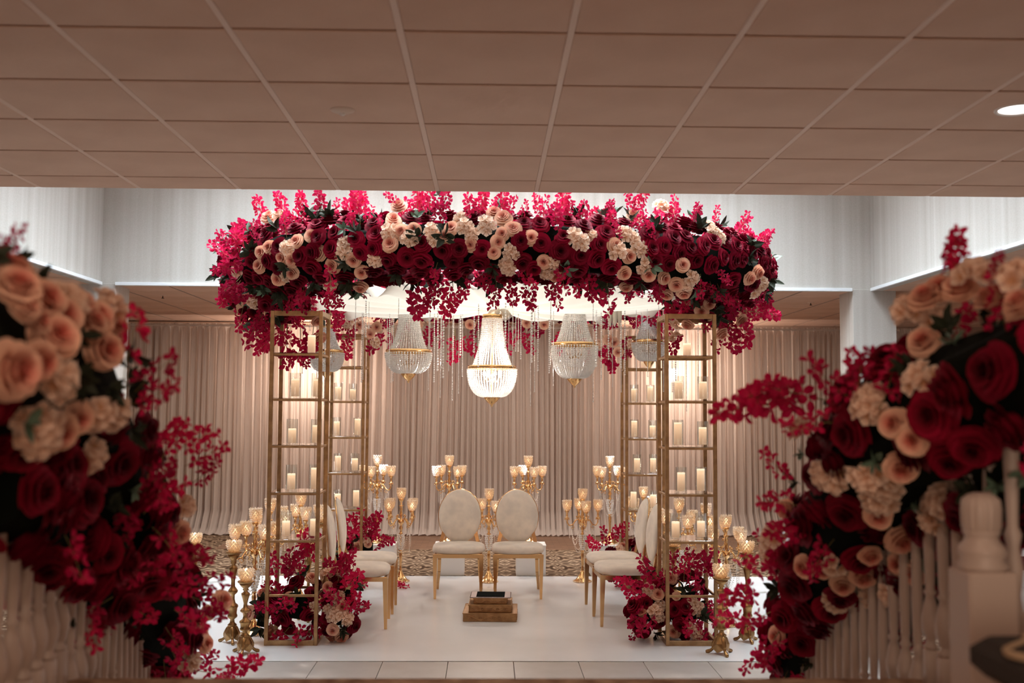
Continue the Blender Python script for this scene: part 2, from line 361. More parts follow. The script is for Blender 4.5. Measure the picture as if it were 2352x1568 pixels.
# bulkheads round the raised ceiling
struct(MB().box(-XB-.12, YB, ZL, XB+.12, YB+.12, 4.8).build('wall_bulkhead_back', 'paper'))
struct(MB().box(-XB-.12, YE-.02, ZL, -XB, YB, 4.8).build('wall_bulkhead_left', 'paper'))
struct(MB().box(XB, YE-.02, ZL, XB+.12, YB, 4.8).build('wall_bulkhead_right', 'paper'))
struct(MB().box(-XB, YE-.1, ZC+.06, XB, YE-.001, 4.8).build('wall_bulkhead_front', 'paper'))
for n, (a, b, c, d) in enumerate(((-3.88, YB-.03, 3.82, YB), (-XB, YE, -XB+.03, YB-.05), (XB-.03, YE, XB, YB-.05))):
    struct(MB().bbox(a, b, ZL-.012, c, d, ZL+.022, .003).build('trim_%d' % (n+1), 'trim'))
struct(MB().bbox(3.83, YB-.005, 0, 4.29, YB+.42, ZL+.012, .004).build('column', 'paper'))
struct(MB().bbox(-4.34, YB-.005, 0, -3.88, YB+.42, ZL+.012, .004).build('column.001', 'paper'))
# outer walls
struct(MB().box(-8, YW, 0, 8, YW+.1, ZL).build('wall_back', 'wall_tan'))
struct(MB().box(-8.1, -4, 0, -8, YW, ZC).build('wall_left', 'wall_tan'))
struct(MB().box(8, -4, 0, 8.1, YW, ZC).build('wall_right', 'wall_tan'))
struct(MB().box(-8, -4.1, 0, 8, -4, ZC).build('wall_front', 'wall_tan'))
struct(MB().bbox(-5.7, 15.50, 2.86, -2.0, 15.58, 2.955, .004).build('trim_4', 'pelmet'))

# ceiling fittings
def downlight(loc, label):
    t = thing('recessed_downlight', loc, label, 'light')
    MB().lathe([(.080, .012), (.083, 0), (.093, -.003), (.098, .004), (.098, .016)], 32, cap=False).build('rim', 'metal_white', t, True)
    MB().lathe([(.080, .004), (.001, .002)], 32, cap=False).build('lens', 'disc', t, True); return t
p = at(2338, 272, 3.678+.6096*1.42)
downlight((p.x, p.y, ZC-.004), 'bright round downlight in the brown tile ceiling at the right edge')
area('downlight_lamp', (p.x, p.y, ZC-.02), .15, .15, 4, (1, .93, .88))
p = at(787, 243, 4.68)
t = thing('ceiling_detector', (p.x, p.y, ZC-.001), 'small round sprinkler cap in the front tile ceiling, left of centre', 'sprinkler')
MB().lathe([(.001, -.016), (.03, -.014), (.052, -.004), (.055, 0)], 24, cap=False).build('cover', 'detector', t, True)
MB().lathe([(.001, -.026), (.01, -.024), (.014, -.015)], 16, cap=False).build('nozzle', 'metal_white', t, True)
for px, Y, lb in ((374, 12.0, 'small sprinkler in the low ceiling behind the left column'), (1862, 12.2, 'small sprinkler in the low ceiling left of the right column')):
    q = at(px, 680, Y); t = thing('sprinkler_head', (q.x, Y, ZL), lb, 'sprinkler')
    MB().lathe([(.001, -.008), (.035, -.006), (.04, 0)], 16, cap=False).build('cover', 'detector', t, True)
    MB().lathe([(.016, -.035), (.016, -.031), (.005, -.028), (.005, -.005)], 12).build('nozzle', 'black', t, True)

# ------------------------------------------------------------------ backdrop
rnd = random.Random(7)
YC = 14.6
bd = thing('drape_backdrop', (0, YC, 0), 'taupe sheer pleated drape backdrop hanging across the back of the hall', 'curtain')
X = -5.75; k = 0
phase = 0.0
while X < 5.7:
    W = 1.15; nx = 190; rows = [0, .015, .08, .3, 1.0, 2.0, 2.74, 2.80, 2.815, 2.86]
    fr = rnd.uniform(10.5, 14); v = []; f = []; ph = rnd.uniform(0, 6); amp = rnd.uniform(.032, .045)
    gathered = rnd.uniform(-.05, .05)
    for i in range(nx+1):
        u = i/nx; x = X+W*u
        th = 2*PI*(fr*u+.35*math.sin(3.1*u*PI+ph)); s0 = math.sin(th)
        for j, z in enumerate(rows):
            wv = amp*(s0+.35*math.sin(2.7*th+ph)); zz = z; yy = wv
            if z >= 2.80: yy = wv*.3+.2*amp*math.sin(th*2)
            if z == 2.815: yy *= .2
            if z < .31: yy = wv*(1.2-.8*(z < .05))-.30*(1-z/.31)**2-.05*rnd.random()*(z < .01)
            zz += (.02*abs(math.sin(th*.5+ph)) if z < .02 else 0)+.004
            v.append((x+.012*math.cos(th)*(1-z/3)+gathered*(1-z/2.9)*math.sin(PI*u), yy, zz))
    m = len(rows)
    for i in range(nx):
        for j in range(m-1): f.append((i*m+j, (i+1)*m+j, (i+1)*m+j+1, i*m+j+1))
    MB().add(v, f).build('drape_panel', 'sheer', bd, True)
    X += W-.03; k += 1
MB().tube([(-5.78, .0, 2.835), (5.75, .0, 2.835)], .014, 8).build('pole', 'metal_white', bd, True)
for px in (735, 1545):
    q = at(px, 862, 15.5)
    t = thing('wall_sconce', (q.x, YW-.01, q.z), 'lit wall sconce glowing through the drape behind the %s gold towers' % ('left' if px < 1000 else 'right'), 'lamp')
    MB().bbox(-.05, -.02, -.12, .05, 0, .12, .005).build('back_plate', 'gold_dull', t)
    MB().lathe([(.045, -.10), (.06, -.05), (.075, .08), (.07, .10)], 20, 0, -.10).build('shade', 'sconce', t, True)
    MB().bar((0, -.02, -.08), (0, -.1, -.1), .015).build('bracket', 'gold_dull', t)
    point('sconce_lamp', (q.x, YW-.38, q.z), 90, (1, .86, .74), .07)

# ------------------------------------------------------------------ dance floor
t = tag(MB().bbox(-2.75, 7.24, -.001, 2.85, 10.86, .004, .002).build('dance_floor', 'vinyl'), 'glossy white vinyl dance floor under the flower arch', 'dance floor')

# ================================================================== FLOWER KIT
def petal(mb, ang, r0, r1, h0, h1, hw, curl, nu=4, nv=3, tip=.0, rnd=random):
    v = []; c = []
    for j in range(nv+1):
        t = j/nv; wd = hw*(.55+.45*math.sin(min(1, t*1.25)*PI/2))*(1 if t < .9 else .86)
        for i in range(nu+1):
            u = -1+2*i/nu; a = ang+u*wd
            r = r0+(r1-r0)*t**1.4 + curl*max(0, t-.6)*(1+.25*abs(u)) - .06*r1*u*u*t
            z = h0+(h1-h0)*math.sin(t*PI/2*1.05) - .10*(h1-h0)*u*u*t - curl*.55*max(0, t-.7) + tip*(1-abs(u))*t*t
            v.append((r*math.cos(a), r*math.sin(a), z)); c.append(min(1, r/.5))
    n = nu+1
    mb.add(v, [(j*n+i, j*n+i+1, (j+1)*n+i+1, (j+1)*n+i) for j in range(nv) for i in range(nu)], c)
def rose(seed, layers, bud=.05, nu=4, nv=3):
    # unit rose, 1 across, opening to +Z, seated at the origin
    q = random.Random(seed); mb = MB()
    petal(mb, q.random()*6, bud*.4, bud, .08, layers[0][3]*.98, PI*.98, 0, 6, 2)
    for n, r0, r1, h1, hw, curl in layers:
        a0 = q.random()*6.3
        for k in range(n):
            petal(mb, a0+2*PI*k/n+q.uniform(-.12, .12), r0, r1*q.uniform(.92, 1.06), 0, h1*q.uniform(.92, 1.06), hw*q.uniform(.92, 1.1), curl*q.uniform(.6, 1.4), nu, nv)
    return mb
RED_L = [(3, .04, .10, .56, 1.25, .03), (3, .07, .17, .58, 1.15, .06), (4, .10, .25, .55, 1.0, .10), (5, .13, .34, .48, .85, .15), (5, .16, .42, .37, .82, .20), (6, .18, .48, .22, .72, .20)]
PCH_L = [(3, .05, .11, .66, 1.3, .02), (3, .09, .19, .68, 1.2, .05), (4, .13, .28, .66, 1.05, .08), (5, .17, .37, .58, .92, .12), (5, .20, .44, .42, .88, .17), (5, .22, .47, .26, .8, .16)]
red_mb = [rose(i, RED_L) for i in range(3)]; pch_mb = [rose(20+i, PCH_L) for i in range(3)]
small_red = rose(40, RED_L[1:4], nu=3, nv=2)
red_me = [m.mesh('red_rose', 'red', True) for m in red_mb]; pch_me = [m.mesh('blush_rose', 'peach', True) for m in pch_mb]
def flower5(mb, c, n, size, q, petals=5, cup=.35):
    mt = Matrix.Translation(c) @ align(n, q.random()*6).to_matrix().to_4x4() @ Matrix.Scale(size, 4)
    t = MB()
    for k in range(petals):
        a = 2*PI*k/petals; v = [(0, 0, 0)]; cc = [0.]
        for (rr, da, z) in ((.28, -.55, .08), (.50, -.56, cup*.6), (.60, 0, cup*.75), (.50, .56, cup*.6), (.28, .55, .08)):
            v.append((rr*math.cos(a+da), rr*math.sin(a+da), z)); cc.append(min(1, rr*1.6))
        t.add(v, [(0, 1, 2, 3), (0, 3, 4, 5)], cc)
    mb.merge(t, mt)
def blossom(seed, n=7):
    # cluster of small five-petalled florets, about 1 across
    q = random.Random(seed); mb = MB()
    for k in range(n):
        a = 2.4*k; r = .30*math.sqrt(k/n)*1.25; d = Vector((r*math.cos(a), r*math.sin(a), .38-r*.35))
        flower5(mb, d, Vector((d.x*1.6, d.y*1.6, .5)), .52, q)
        mb.tube([(0, 0, 0), tuple(d*.9)], .012, 3, False)
    return mb
blo_me = [blossom(60+i, 6+i).mesh('cream_blossom', 'cream') for i in range(3)]
def leaf_into(mb, base, d, L, wd, q, bend=.2):
    d = Vector(d).normalized(); s = d.cross(Vector((q.uniform(-1, 1), q.uniform(-1, 1), q.uniform(-1, 1)))).normalized(); up = s.cross(d)
    P = []
    for t, ww in ((0, .08), (.3, .85), (.6, .9), (.85, .45), (1, 0)):
        c = Vector(base)+d*(L*t)-up*(bend*L*t*t); P.append((c, ww*wd/2))
    v = []; 
    for c, ww in P: v += [c-s*ww+up*ww*.3, c, c+s*ww+up*ww*.3]
    f = []
    for i in range(4):
        for j in range(2): f.append((i*3+j, i*3+j+1, (i+1)*3+j+1, (i+1)*3+j))
    mb.add(v, f)
def leafspray(seed, n=7):
    q = random.Random(seed); mb = MB()
    for k in range(n):
        a = 2*PI*k/n+q.uniform(-.3, .3); e = q.uniform(.15, 1.1)
        leaf_into(mb, (0, 0, q.uniform(0, .2)), (math.cos(a)*math.cos(e), math.sin(a)*math.cos(e), math.sin(e)), q.uniform(.5, .75), .30, q)
    mb.tube([(0, 0, -.1), (0, 0, .3)], .015, 3); return mb
lf_mb = [leafspray(80+i) for i in range(3)]
lf_me = [m.mesh('leaf_spray', 'leaf') for m in lf_mb]
lg_me = [leafspray(90+i, 5).mesh('eucalyptus_leaf', 'leaf_light') for i in range(2)]
def sprig(seed, n=11, L=1.0, spread=.18, fs=.21):
    # bougainvillea: papery three-bract florets along a thin stem, stem along +Z, length L
    q = random.Random(seed); mb = MB(); pts = []
    bx, by = q.uniform(-.12, .12), q.uniform(-.12, .12)
    for k in range(5): t = k/4; pts.append(Vector((bx*t*t*2, by*t*t*2, L*t)))
    mb.tube(pts, [.013, .012, .010, .008, .006], 3, False); mb.c = [0.]*len(mb.v)
    for k in range(n):
        t = .22+.78*k/(n-1); c = Vector((bx*t*t*2, by*t*t*2, L*t)); a = 2.4*k+q.uniform(-.4, .4); r = spread*(1.15-t*.8)*q.uniform(.5, 1.15)
        d = Vector((math.cos(a), math.sin(a), q.uniform(.1, .8))); fc = c+d*r
        mt = Matrix.Translation(fc) @ align(d, q.random()*6).to_matrix().to_4x4() @ Matrix.Scale(fs*q.uniform(.85, 1.15), 4)
        g = MB()
        for b in range(3):
            A = 2*PI*b/3; v = []; cc = []
            for rr, da, z in ((.05, 0, 0), (.38, -.88, .26), (.70, -.50, .52), (.98, 0, .50), (.70, .50, .52), (.38, .88, .26), (.50, 0, .14)):
                v.append((rr*math.cos(A+da), rr*math.sin(A+da), z)); cc.append(rr)
            g.add(v, [(0, 1, 6), (1, 2, 6), (2, 3, 6), (3, 4, 6), (4, 5, 6), (5, 0, 6)], cc)
        mb.merge(g, mt)
    return mb
spr_mb = [sprig(100+i, 9+i*2, spread=.17+.02*i, fs=.165+.01*i) for i in range(5)]
spr_me = [m.mesh('bougainvillea_sprig', 'boug') for m in spr_mb]

# ------------------------------------------------------------------ garland machinery
def seg_d(p, a, b):
    ab = b-a; t = max(0, min(1, (p-a).dot(ab)/max(1e-9, ab.dot(ab)))); return t, a+ab*t
class Body:
    """soft body of a garland: centre line points with radii, squashed vertically by k"""
    def __init__(s, nodes, closed=False, k=1.0):
        s.n = [(Vector(p), r) for p, r in nodes]; s.k = k; s.seg = [(i, i+1) for i in range(len(nodes)-1)]
        if closed: s.seg.append((len(nodes)-1, 0))
        if len(nodes) == 1: s.seg = [(0, 0)]
    def near(s, p):
        best = None; kp = Vector((p.x, p.y, p.z*s.k))
        for i, j in s.seg:
            a, ra = s.n[i]; b, rb = s.n[j]; t, c = seg_d(kp, Vector((a.x, a.y, a.z*s.k)), Vector((b.x, b.y, b.z*s.k)))
            d = (kp-c).length-(ra+(rb-ra)*t)
            if best is None or d < best[0]: best = (d, Vector((c.x, c.y, c.z/s.k)))
        return best
class Multi:
    def __init__(s, *b): s.b = b
    def near(s, p): return min((x.near(p) for x in s.b), key=lambda r: r[0])
def hit(body, px, py, y0, y1, n=70):
    best = None; prev = None
    for i in range(n+1):
        Y = y0+(y1-y0)*i/n; p = at(px, py, Y); d, c = body.near(p)
        if d <= 0: return p, (p-c).normalized()
        if best is None or d < best[0]: best = (d, p, c)
    d, p, c = best; return p, (p-c).normalized()
def fillpts(body, seeds, gap, q, taken, tries=6000, cond=None, limit=None):
    out = []; G = {}
    def key(p): return (int(p.x//gap), int(p.y//gap), int(p.z//gap))
    for p, g in taken: G.setdefault(key(p), []).append((p, g))
    for _ in range(tries):
        if limit and len(out) >= limit: break
        p, n = seeds(q)
        if cond and not cond(p, n): continue
        k = key(p); ok = True
        for a in (-1, 0, 1):
            for b in (-1, 0, 1):
                for c in (-1, 0, 1):
                    for (z, g) in G.get((k[0]+a, k[1]+b, k[2]+c), ()):
                        if (z-p).length < min(gap, g): ok = False; break
                    if not ok: break
                if not ok: break
            if not ok: break
        if ok: G.setdefault(k, []).append((p, gap)); out.append((p, n))
    return out
def jit(n, q, a): return (n+Vector((q.uniform(-a, a), q.uniform(-a, a), q.uniform(-a, a)))).normalized()

# ================================================================== FLOWER RING
q = random.Random(11)
RC = Vector((.07, 8.72, 2.80)); RX, RY = 1.90, 1.50
def ring_c(t):
    c, s = math.cos(t), math.sin(t); e = .86
    return RC+Vector((RX*math.copysign(abs(c)**e, c), RY*math.copysign(abs(s)**e, s), .015*math.sin(3*t)))
NR = 48; TR = .30; KZ = 1.28
ring_nodes = [(ring_c(2*PI*i/NR), TR*(1.12 if math.cos(2*PI*i/NR)**2 > .35 and math.sin(2*PI*i/NR) < .2 else .95)) for i in range(NR)]
ring_body = Body(ring_nodes, True, KZ)
corner_l = Body([((-1.58, 8.0, 2.57), .22), ((-1.78, 8.25, 2.60), .25)], k=1.0)
corner_r = Body([((1.62, 8.0, 2.62), .24), ((1.82, 8.3, 2.66), .22)], k=1.0)
whole = Multi(ring_body, corner_l, corner_r)
def ring_seed(q):
    t = q.random()*2*PI; 
    if q.random() < .35: t = PI+q.random()*PI
    i = int(t/(2*PI)*NR) % NR; c = ring_c(t); r = ring_nodes[i][1]
    nrm = Vector((math.cos(t)/RX, math.sin(t)/RY, 0)).normalized(); a = q.random()*2*PI
    d = nrm*math.cos(a)*r+Vector((0, 0, 1))*math.sin(a)*r/KZ
    n = nrm*math.cos(a)+Vector((0, 0, 1))*math.sin(a)*KZ
    if q.random() < .12:
        b = q.choice((corner_l, corner_r)); c0, rr = q.choice(b.n); v = Vector((q.gauss(0, 1), q.gauss(0, 1)-.4, q.gauss(0, 1)-.5)).normalized(); return c0+v*rr, v
    return c+d, n.normalized()
ring = thing('flower_ring', (RC.x, RC.y, 2.55), 'large ring of burgundy roses, blush roses and bougainvillea on top of the gold towers', 'floral arch')
O = Vector(ring.location)
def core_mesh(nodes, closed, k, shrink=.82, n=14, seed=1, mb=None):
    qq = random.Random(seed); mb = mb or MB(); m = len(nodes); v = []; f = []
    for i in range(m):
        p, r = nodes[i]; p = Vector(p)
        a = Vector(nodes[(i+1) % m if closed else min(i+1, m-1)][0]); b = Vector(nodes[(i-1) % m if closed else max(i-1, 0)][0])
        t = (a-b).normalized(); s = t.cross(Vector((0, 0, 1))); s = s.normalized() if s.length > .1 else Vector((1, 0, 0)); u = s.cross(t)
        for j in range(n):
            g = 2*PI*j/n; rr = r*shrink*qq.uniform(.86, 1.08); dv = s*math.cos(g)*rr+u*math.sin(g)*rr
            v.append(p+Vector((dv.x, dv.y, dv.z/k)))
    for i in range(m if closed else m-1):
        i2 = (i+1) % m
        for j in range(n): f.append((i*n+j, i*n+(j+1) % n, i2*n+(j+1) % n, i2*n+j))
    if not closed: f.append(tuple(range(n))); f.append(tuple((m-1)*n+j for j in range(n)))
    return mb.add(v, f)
def shift(mb, o): mb.v = [(x-o.x, y-o.y, z-o.z) for x, y, z in mb.v]; return mb
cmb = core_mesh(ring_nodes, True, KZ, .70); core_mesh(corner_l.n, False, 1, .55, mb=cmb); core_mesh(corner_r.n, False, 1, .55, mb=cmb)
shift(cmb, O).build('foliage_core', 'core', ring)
taken = []
def stick(name, meshes, p, n, size, parent, O, q, sink=.3, ja=.25):
    nn = jit(n, q, ja); putq(name, q.choice(meshes), parent, p-nn*(size*sink)-O, align(nn, q.random()*6.3), size); 
c1 = [(430,510),(360,550),(645,465),(745,430),(530,580),(600,600),(350,655),(605,690),(820,560),(925,645),(1070,595),(1130,690),(1125,780),(1425,215),(1375,320),(1435,385),(1535,375),(1470,420),(1360,490),(1835,370),(1795,440),(1990,485),(2155,260),(2240,300),(2190,460),(2235,410),(2300,370),(2170,550),(760,1060),(780,1185),(905,1185),(500,740),(265,890),(410,300)]
c2 = [(65,300),(135,380),(270,435),(375,610),(460,710),(400,780),(1075,295),(910,490),(1020,570),(995,690),(1190,705),(1295,735),(1445,650),(1410,780),(1340,850),(1465,830),(1505,895),(1015,785),(1100,890),(1165,910),(1610,985),(1665,935),(1920,980),(1510,1085),(2015,690),(1955,735),(1900,1060),(1745,1155),(1280,1100)]
b1 = [(560,510),(1000,545),(180,685),(550,710),(880,780),(1240,600),(1350,390),(1510,445),(1680,380),(1700,450),(2100,340),(1990,410),(1930,350),(2275,640),(2300,540),(490,290),(300,910),(840,1080),(1020,1090),(1900,300),(1010,500)]
b2 = [(670,470),(740,430),(995,420),(1060,450),(950,540),(1110,520),(1140,630),(1680,400),(1650,360),(1720,440),(1285,210),(1320,250),(1520,730),(440,610),(400,690),(95,640),(1430,1065),(1420,1140),(1380,1180),(1050,950),(2000,830),(1230,870),(2060,780),(1000,990),(620,430),(1490,780)]
def px1(l): return [(500+x/3.409, 420+y/3.409) for x, y in l]
def px2(l): return [(1140+x/3.409, 420+y/3.409) for x, y in l]
for x, y in px1(c1)+px2(c2):
    p, n = hit(whole, x, y, 6.6, 10.4); taken.append((p, .10)); stick('blush_rose', pch_me, p, (n+Vector((0, -.5, 0))).normalized(), q.uniform(.094, .114), ring, O, q, .0)
for x, y in px1(b1)+px2(b2):
    p, n = hit(whole, x, y, 6.6, 10.4); taken.append((p, .09)); stick('cream_blossom', blo_me, p, (n+Vector((0, -.4, 0))).normalized(), q.uniform(.095, .125), ring, O, q, -.1)
pts = fillpts(whole, ring_seed, .094, q, [(p, .082) for p, g in taken], 30000)
def score(p): return p.y-.4*(p.z < 2.75)
pts.sort(key=lambda a: a[0].y)
nred = 0; stuff = MB(); sprigs = []; blush = 0
for p, n in pts:
    front = n.y < .35
    r = q.random(); upper = n.z > .55; lower = n.z < -.55; left = p.x < -1.1 and p.y < 9
    pb = .24 if upper else (.30 if lower else .06)
    if left: pb += .06
    if r < pb: sprigs.append((p, n)); continue
    if r < pb+.04: stick('leaf_spray' , lf_me, p, n, .13, ring, O, q, .2); continue
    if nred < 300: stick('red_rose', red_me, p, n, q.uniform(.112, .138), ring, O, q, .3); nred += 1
    else:
        m_ = Matrix.Translation(p-n*.04-O) @ align(jit(n, q, .3), q.random()*6).to_matrix().to_4x4() @ Matrix.Scale(q.uniform(.10, .13), 4)
        stuff.merge(small_red, m_)
if stuff.v: tag(stuff.build('rose_cluster', 'red', ring, True), kind='stuff')
# hand-placed bougainvillea: (px, py, direction x, direction z, length)
hang = [(960,640,0,-1,.26),(940,650,-.2,-1,.2),(1040,640,.1,-1,.24),(1058,655,.3,-1,.28),(1075,668,.3,-1,.22),(1000,640,0,-1,.2),(1215,640,-.1,-1,.2),(1240,655,.2,-1,.24),(1270,640,.2,-1,.2),(1395,640,-.1,-1,.24),(1385,680,.3,-1,.26),(1340,660,-.2,-1,.24),(1345,690,0,-1,.2),
        (660,745,0,-1,.30),(690,750,.1,-1,.28),(720,735,.1,-1,.26),(655,790,.4,-1,.16),(690,800,.5,-1,.14),(640,740,-.4,-1,.24),(600,720,-.3,-1,.26),(585,735,.1,-1,.24),(620,745,0,-1,.2),(780,690,.1,-1,.24),(800,770,-.2,-1,.20),(810,740,-.1,-1,.2),(760,720,0,-1,.22),(1530,720,0,-1,.2),(1510,740,.1,-1,.2),(1500,705,-.5,-.6,.2),(1670,735,.1,-1,.24),(1690,720,.5,-.8,.24),(1715,715,.8,.0,.24),(1650,745,0,-1,.2),(1560,755,-.4,-1,.18),(1290,600,0,-1,.2),(1140,640,.0,-1,.2),(1170,640,.1,-1,.18),(560,700,-.2,-1,.2),(545,650,-.7,-.6,.18)]
up = [(610,505,-.5,.8,.20),(650,500,-.1,1,.2),(690,495,.1,1,.18),(735,500,.1,1,.2),(765,505,.2,1,.16),(828,520,.0,1,.26),(820,500,-.1,1,.2),(835,480,.1,1,.15),(925,495,-.5,1,.2),(960,500,.0,1,.24),(985,500,.1,1,.24),(1015,500,.3,1,.2),(1085,515,-.2,1,.22),(1100,500,.1,1,.2),(1145,500,.1,1,.2),(1160,505,.3,1,.18),(1195,510,.2,1,.16),(1240,505,0,1,.18),(1285,500,.1,1,.22),(1300,510,.2,1,.16),(1390,500,.2,1,.14),(1450,500,.0,1,.2),(1462,490,.1,1,.18),(1550,510,-.1,1,.2),(1590,520,.3,1,.18),(1640,520,.2,1,.16),(1690,540,.4,.8,.2),(1730,560,.9,.5,.16),(1745,580,.6,.7,.12),(560,570,-.4,1,.2),(580,560,.1,1,.18),(545,600,-.8,.4,.16),(880,540,-.2,1,.14),(720,560,.1,1,.16),(1420,560,0,1,.16),(1490,560,.2,1,.16)]
nsp = 0
def add_sprig(p, d, L, parent, O, q, name='bougainvillea_sprig'):
    putq(name, q.choice(spr_me), parent, p-O, align(d, q.random()*6), L)
for px_, py_, dx, dz, L in hang+up:
    p, n = hit(whole, px_, py_, 6.6, 10.4); add_sprig(p, Vector((dx, -.15, dz)), L*(.85 if dz > .3 else 1), ring, O, q); nsp += 1
for x, y, dx, dz, L in ((1045,755,.1,-1,.3),(1010,745,0,-1,.2),(1065,765,.3,-1,.22),(1290,745,-.1,-1,.2),(1280,765,0,-1,.2),(1385,770,.1,-1,.3),(1400,800,0,-1,.22),(1370,790,-.3,-1,.2),(1340,760,0,-1,.2),(905,745,.1,-1,.26),(985,740,0,-1,.2),(870,745,0,-1,.24),(1440,760,0,-1,.24),(1170,745,0,-1,.2),(1205,748,.1,-1,.24),(1180,760,-.1,-1,.2)):
    p = at(x, y, 10.0); add_sprig(p, Vector((dx, -.1, dz)), L, ring, O, q); nsp += 1
sp_stuff = MB()
sprigs.sort(key=lambda a: a[0].y)
for p, n in sprigs:
    d = jit(n, q, .5)
    if n.z < -.3: d = (d+Vector((0, 0, -.8))).normalized()
    elif n.z > .3: d = (d+Vector((0, 0, .5))).normalized()
    L = q.uniform(.13, .21)
    if nsp < 300: add_sprig(p-n*.06, d, L, ring, O, q); nsp += 1
    else: sp_stuff.merge(q.choice(spr_mb), Matrix.Translation(p-n*.06-O) @ align(d, q.random()*6).to_matrix().to_4x4() @ Matrix.Scale(L, 4))
if sp_stuff.v: tag(sp_stuff.build('bougainvillea', 'boug', ring), kind='stuff')
# blush roses at the back of the ring and at the left inner corner
for x, y, Y in ((866,751,9.8),(850,766,9.8),(1410,786,9.9),(1398,780,9.9),(1330,758,10.0),(1420,808,9.9),(815,722,9.8),(1080,745,10.),(960,745,10.),(1210,742,10.),(826,745,9.9),(1250,745,10)):
    p = at(x, y, Y); stick('blush_rose', pch_me, p, Vector((0, -1, -.3)), .10, ring, O, q)
for x, y, Y in ((850,715,9.8),(818,730,9.8),(800,740,9.7),(862,788,9.8),(1370,790,9.9),(1450,790,9.9)):
    p = at(x, y, Y); stick('cream_blossom', blo_me, p, Vector((0, -1, -.3)), .10, ring, O, q)
lp = fillpts(whole, ring_seed, .17, q, [], 2500, lambda p, n: p.y < 10)
for k, (p, n) in enumerate(lp[:110]):
    stick('leaf_spray', lf_me if k % 4 else lg_me, p, n, q.uniform(.12, .17), ring, O, q, .0)
for x, y in ((738,488),(792,530),(1235,700),(1352,712),(1395,720),(1390,500),(1010,455),(1415,495),(1150,480),(960,505),(745,500),(1260,505),(1590,505),(610,660)):
    p, n = hit(whole, x, y, 6.6, 10.4); stick('eucalyptus_leaf', lg_me, p, n, .11, ring, O, q, -.1)

# ================================================================== CANOPY
cn = thing('canopy_drape', (.08, 8.75, 2.5), 'cream cloth canopy gathered to the centre inside the flower ring', 'fabric canopy')
nr, na = 22, 220; v = []; f = []; qq = random.Random(5)
phs = [qq.uniform(0, 6) for _ in range(6)]
for i in range(nr+1):
    s = i/nr
    for j in range(na):
        a = 2*PI*j/na; c, si = math.cos(a), math.sin(a)
        Rr = .05+s*(1.34+.32*c*c); 
        pl = .030*math.sin(22*a+phs[0]+.8*math.sin(3*a))+.018*math.sin(37*a+phs[1])
        z = .03+.10*s**.6-.10*math.sin(PI*s)*.55 + pl*(.35+s*.9)*(s > .02) + .03*math.sin(4*a+1)*s
        if s > .93: z -= .05*(s-.93)/.07
        v.append((Rr*c, Rr*si*.98, z))
for i in range(nr):
    for j in range(na): f.append((i*na+j, i*na+(j+1) % na, (i+1)*na+(j+1) % na, (i+1)*na+j))
MB().add(v, f).build('cloth', 'canopy', cn, True)
kn = MB(); 
for k in range(7):
    a = k*.9; kn.tube([(0, 0, .05), (.05*math.cos(a), .05*math.sin(a), .02), (.09*math.cos(a), .09*math.sin(a), -.02), (.06*math.cos(a), .06*math.sin(a), -.035)], [.012, .024, .02, .006], 6)
kn.build('knot', 'canopy', cn, True)
tl = MB(); 
for k, dx in enumerate((-.03, 0, .03)): tl.tube([(0, 0, .12), (dx, 0, .02), (dx*1.4, .01, -.12+.03*abs(k-1)), (dx*1.2, .01, -.16)], [.01, .03, .02, .004], 6)
q1 = at(1412, 712, 8.9); tl.build('hanging_tail', 'canopy', cn, True, loc=(q1.x-.08, q1.y-8.75, q1.z-2.5+.02))

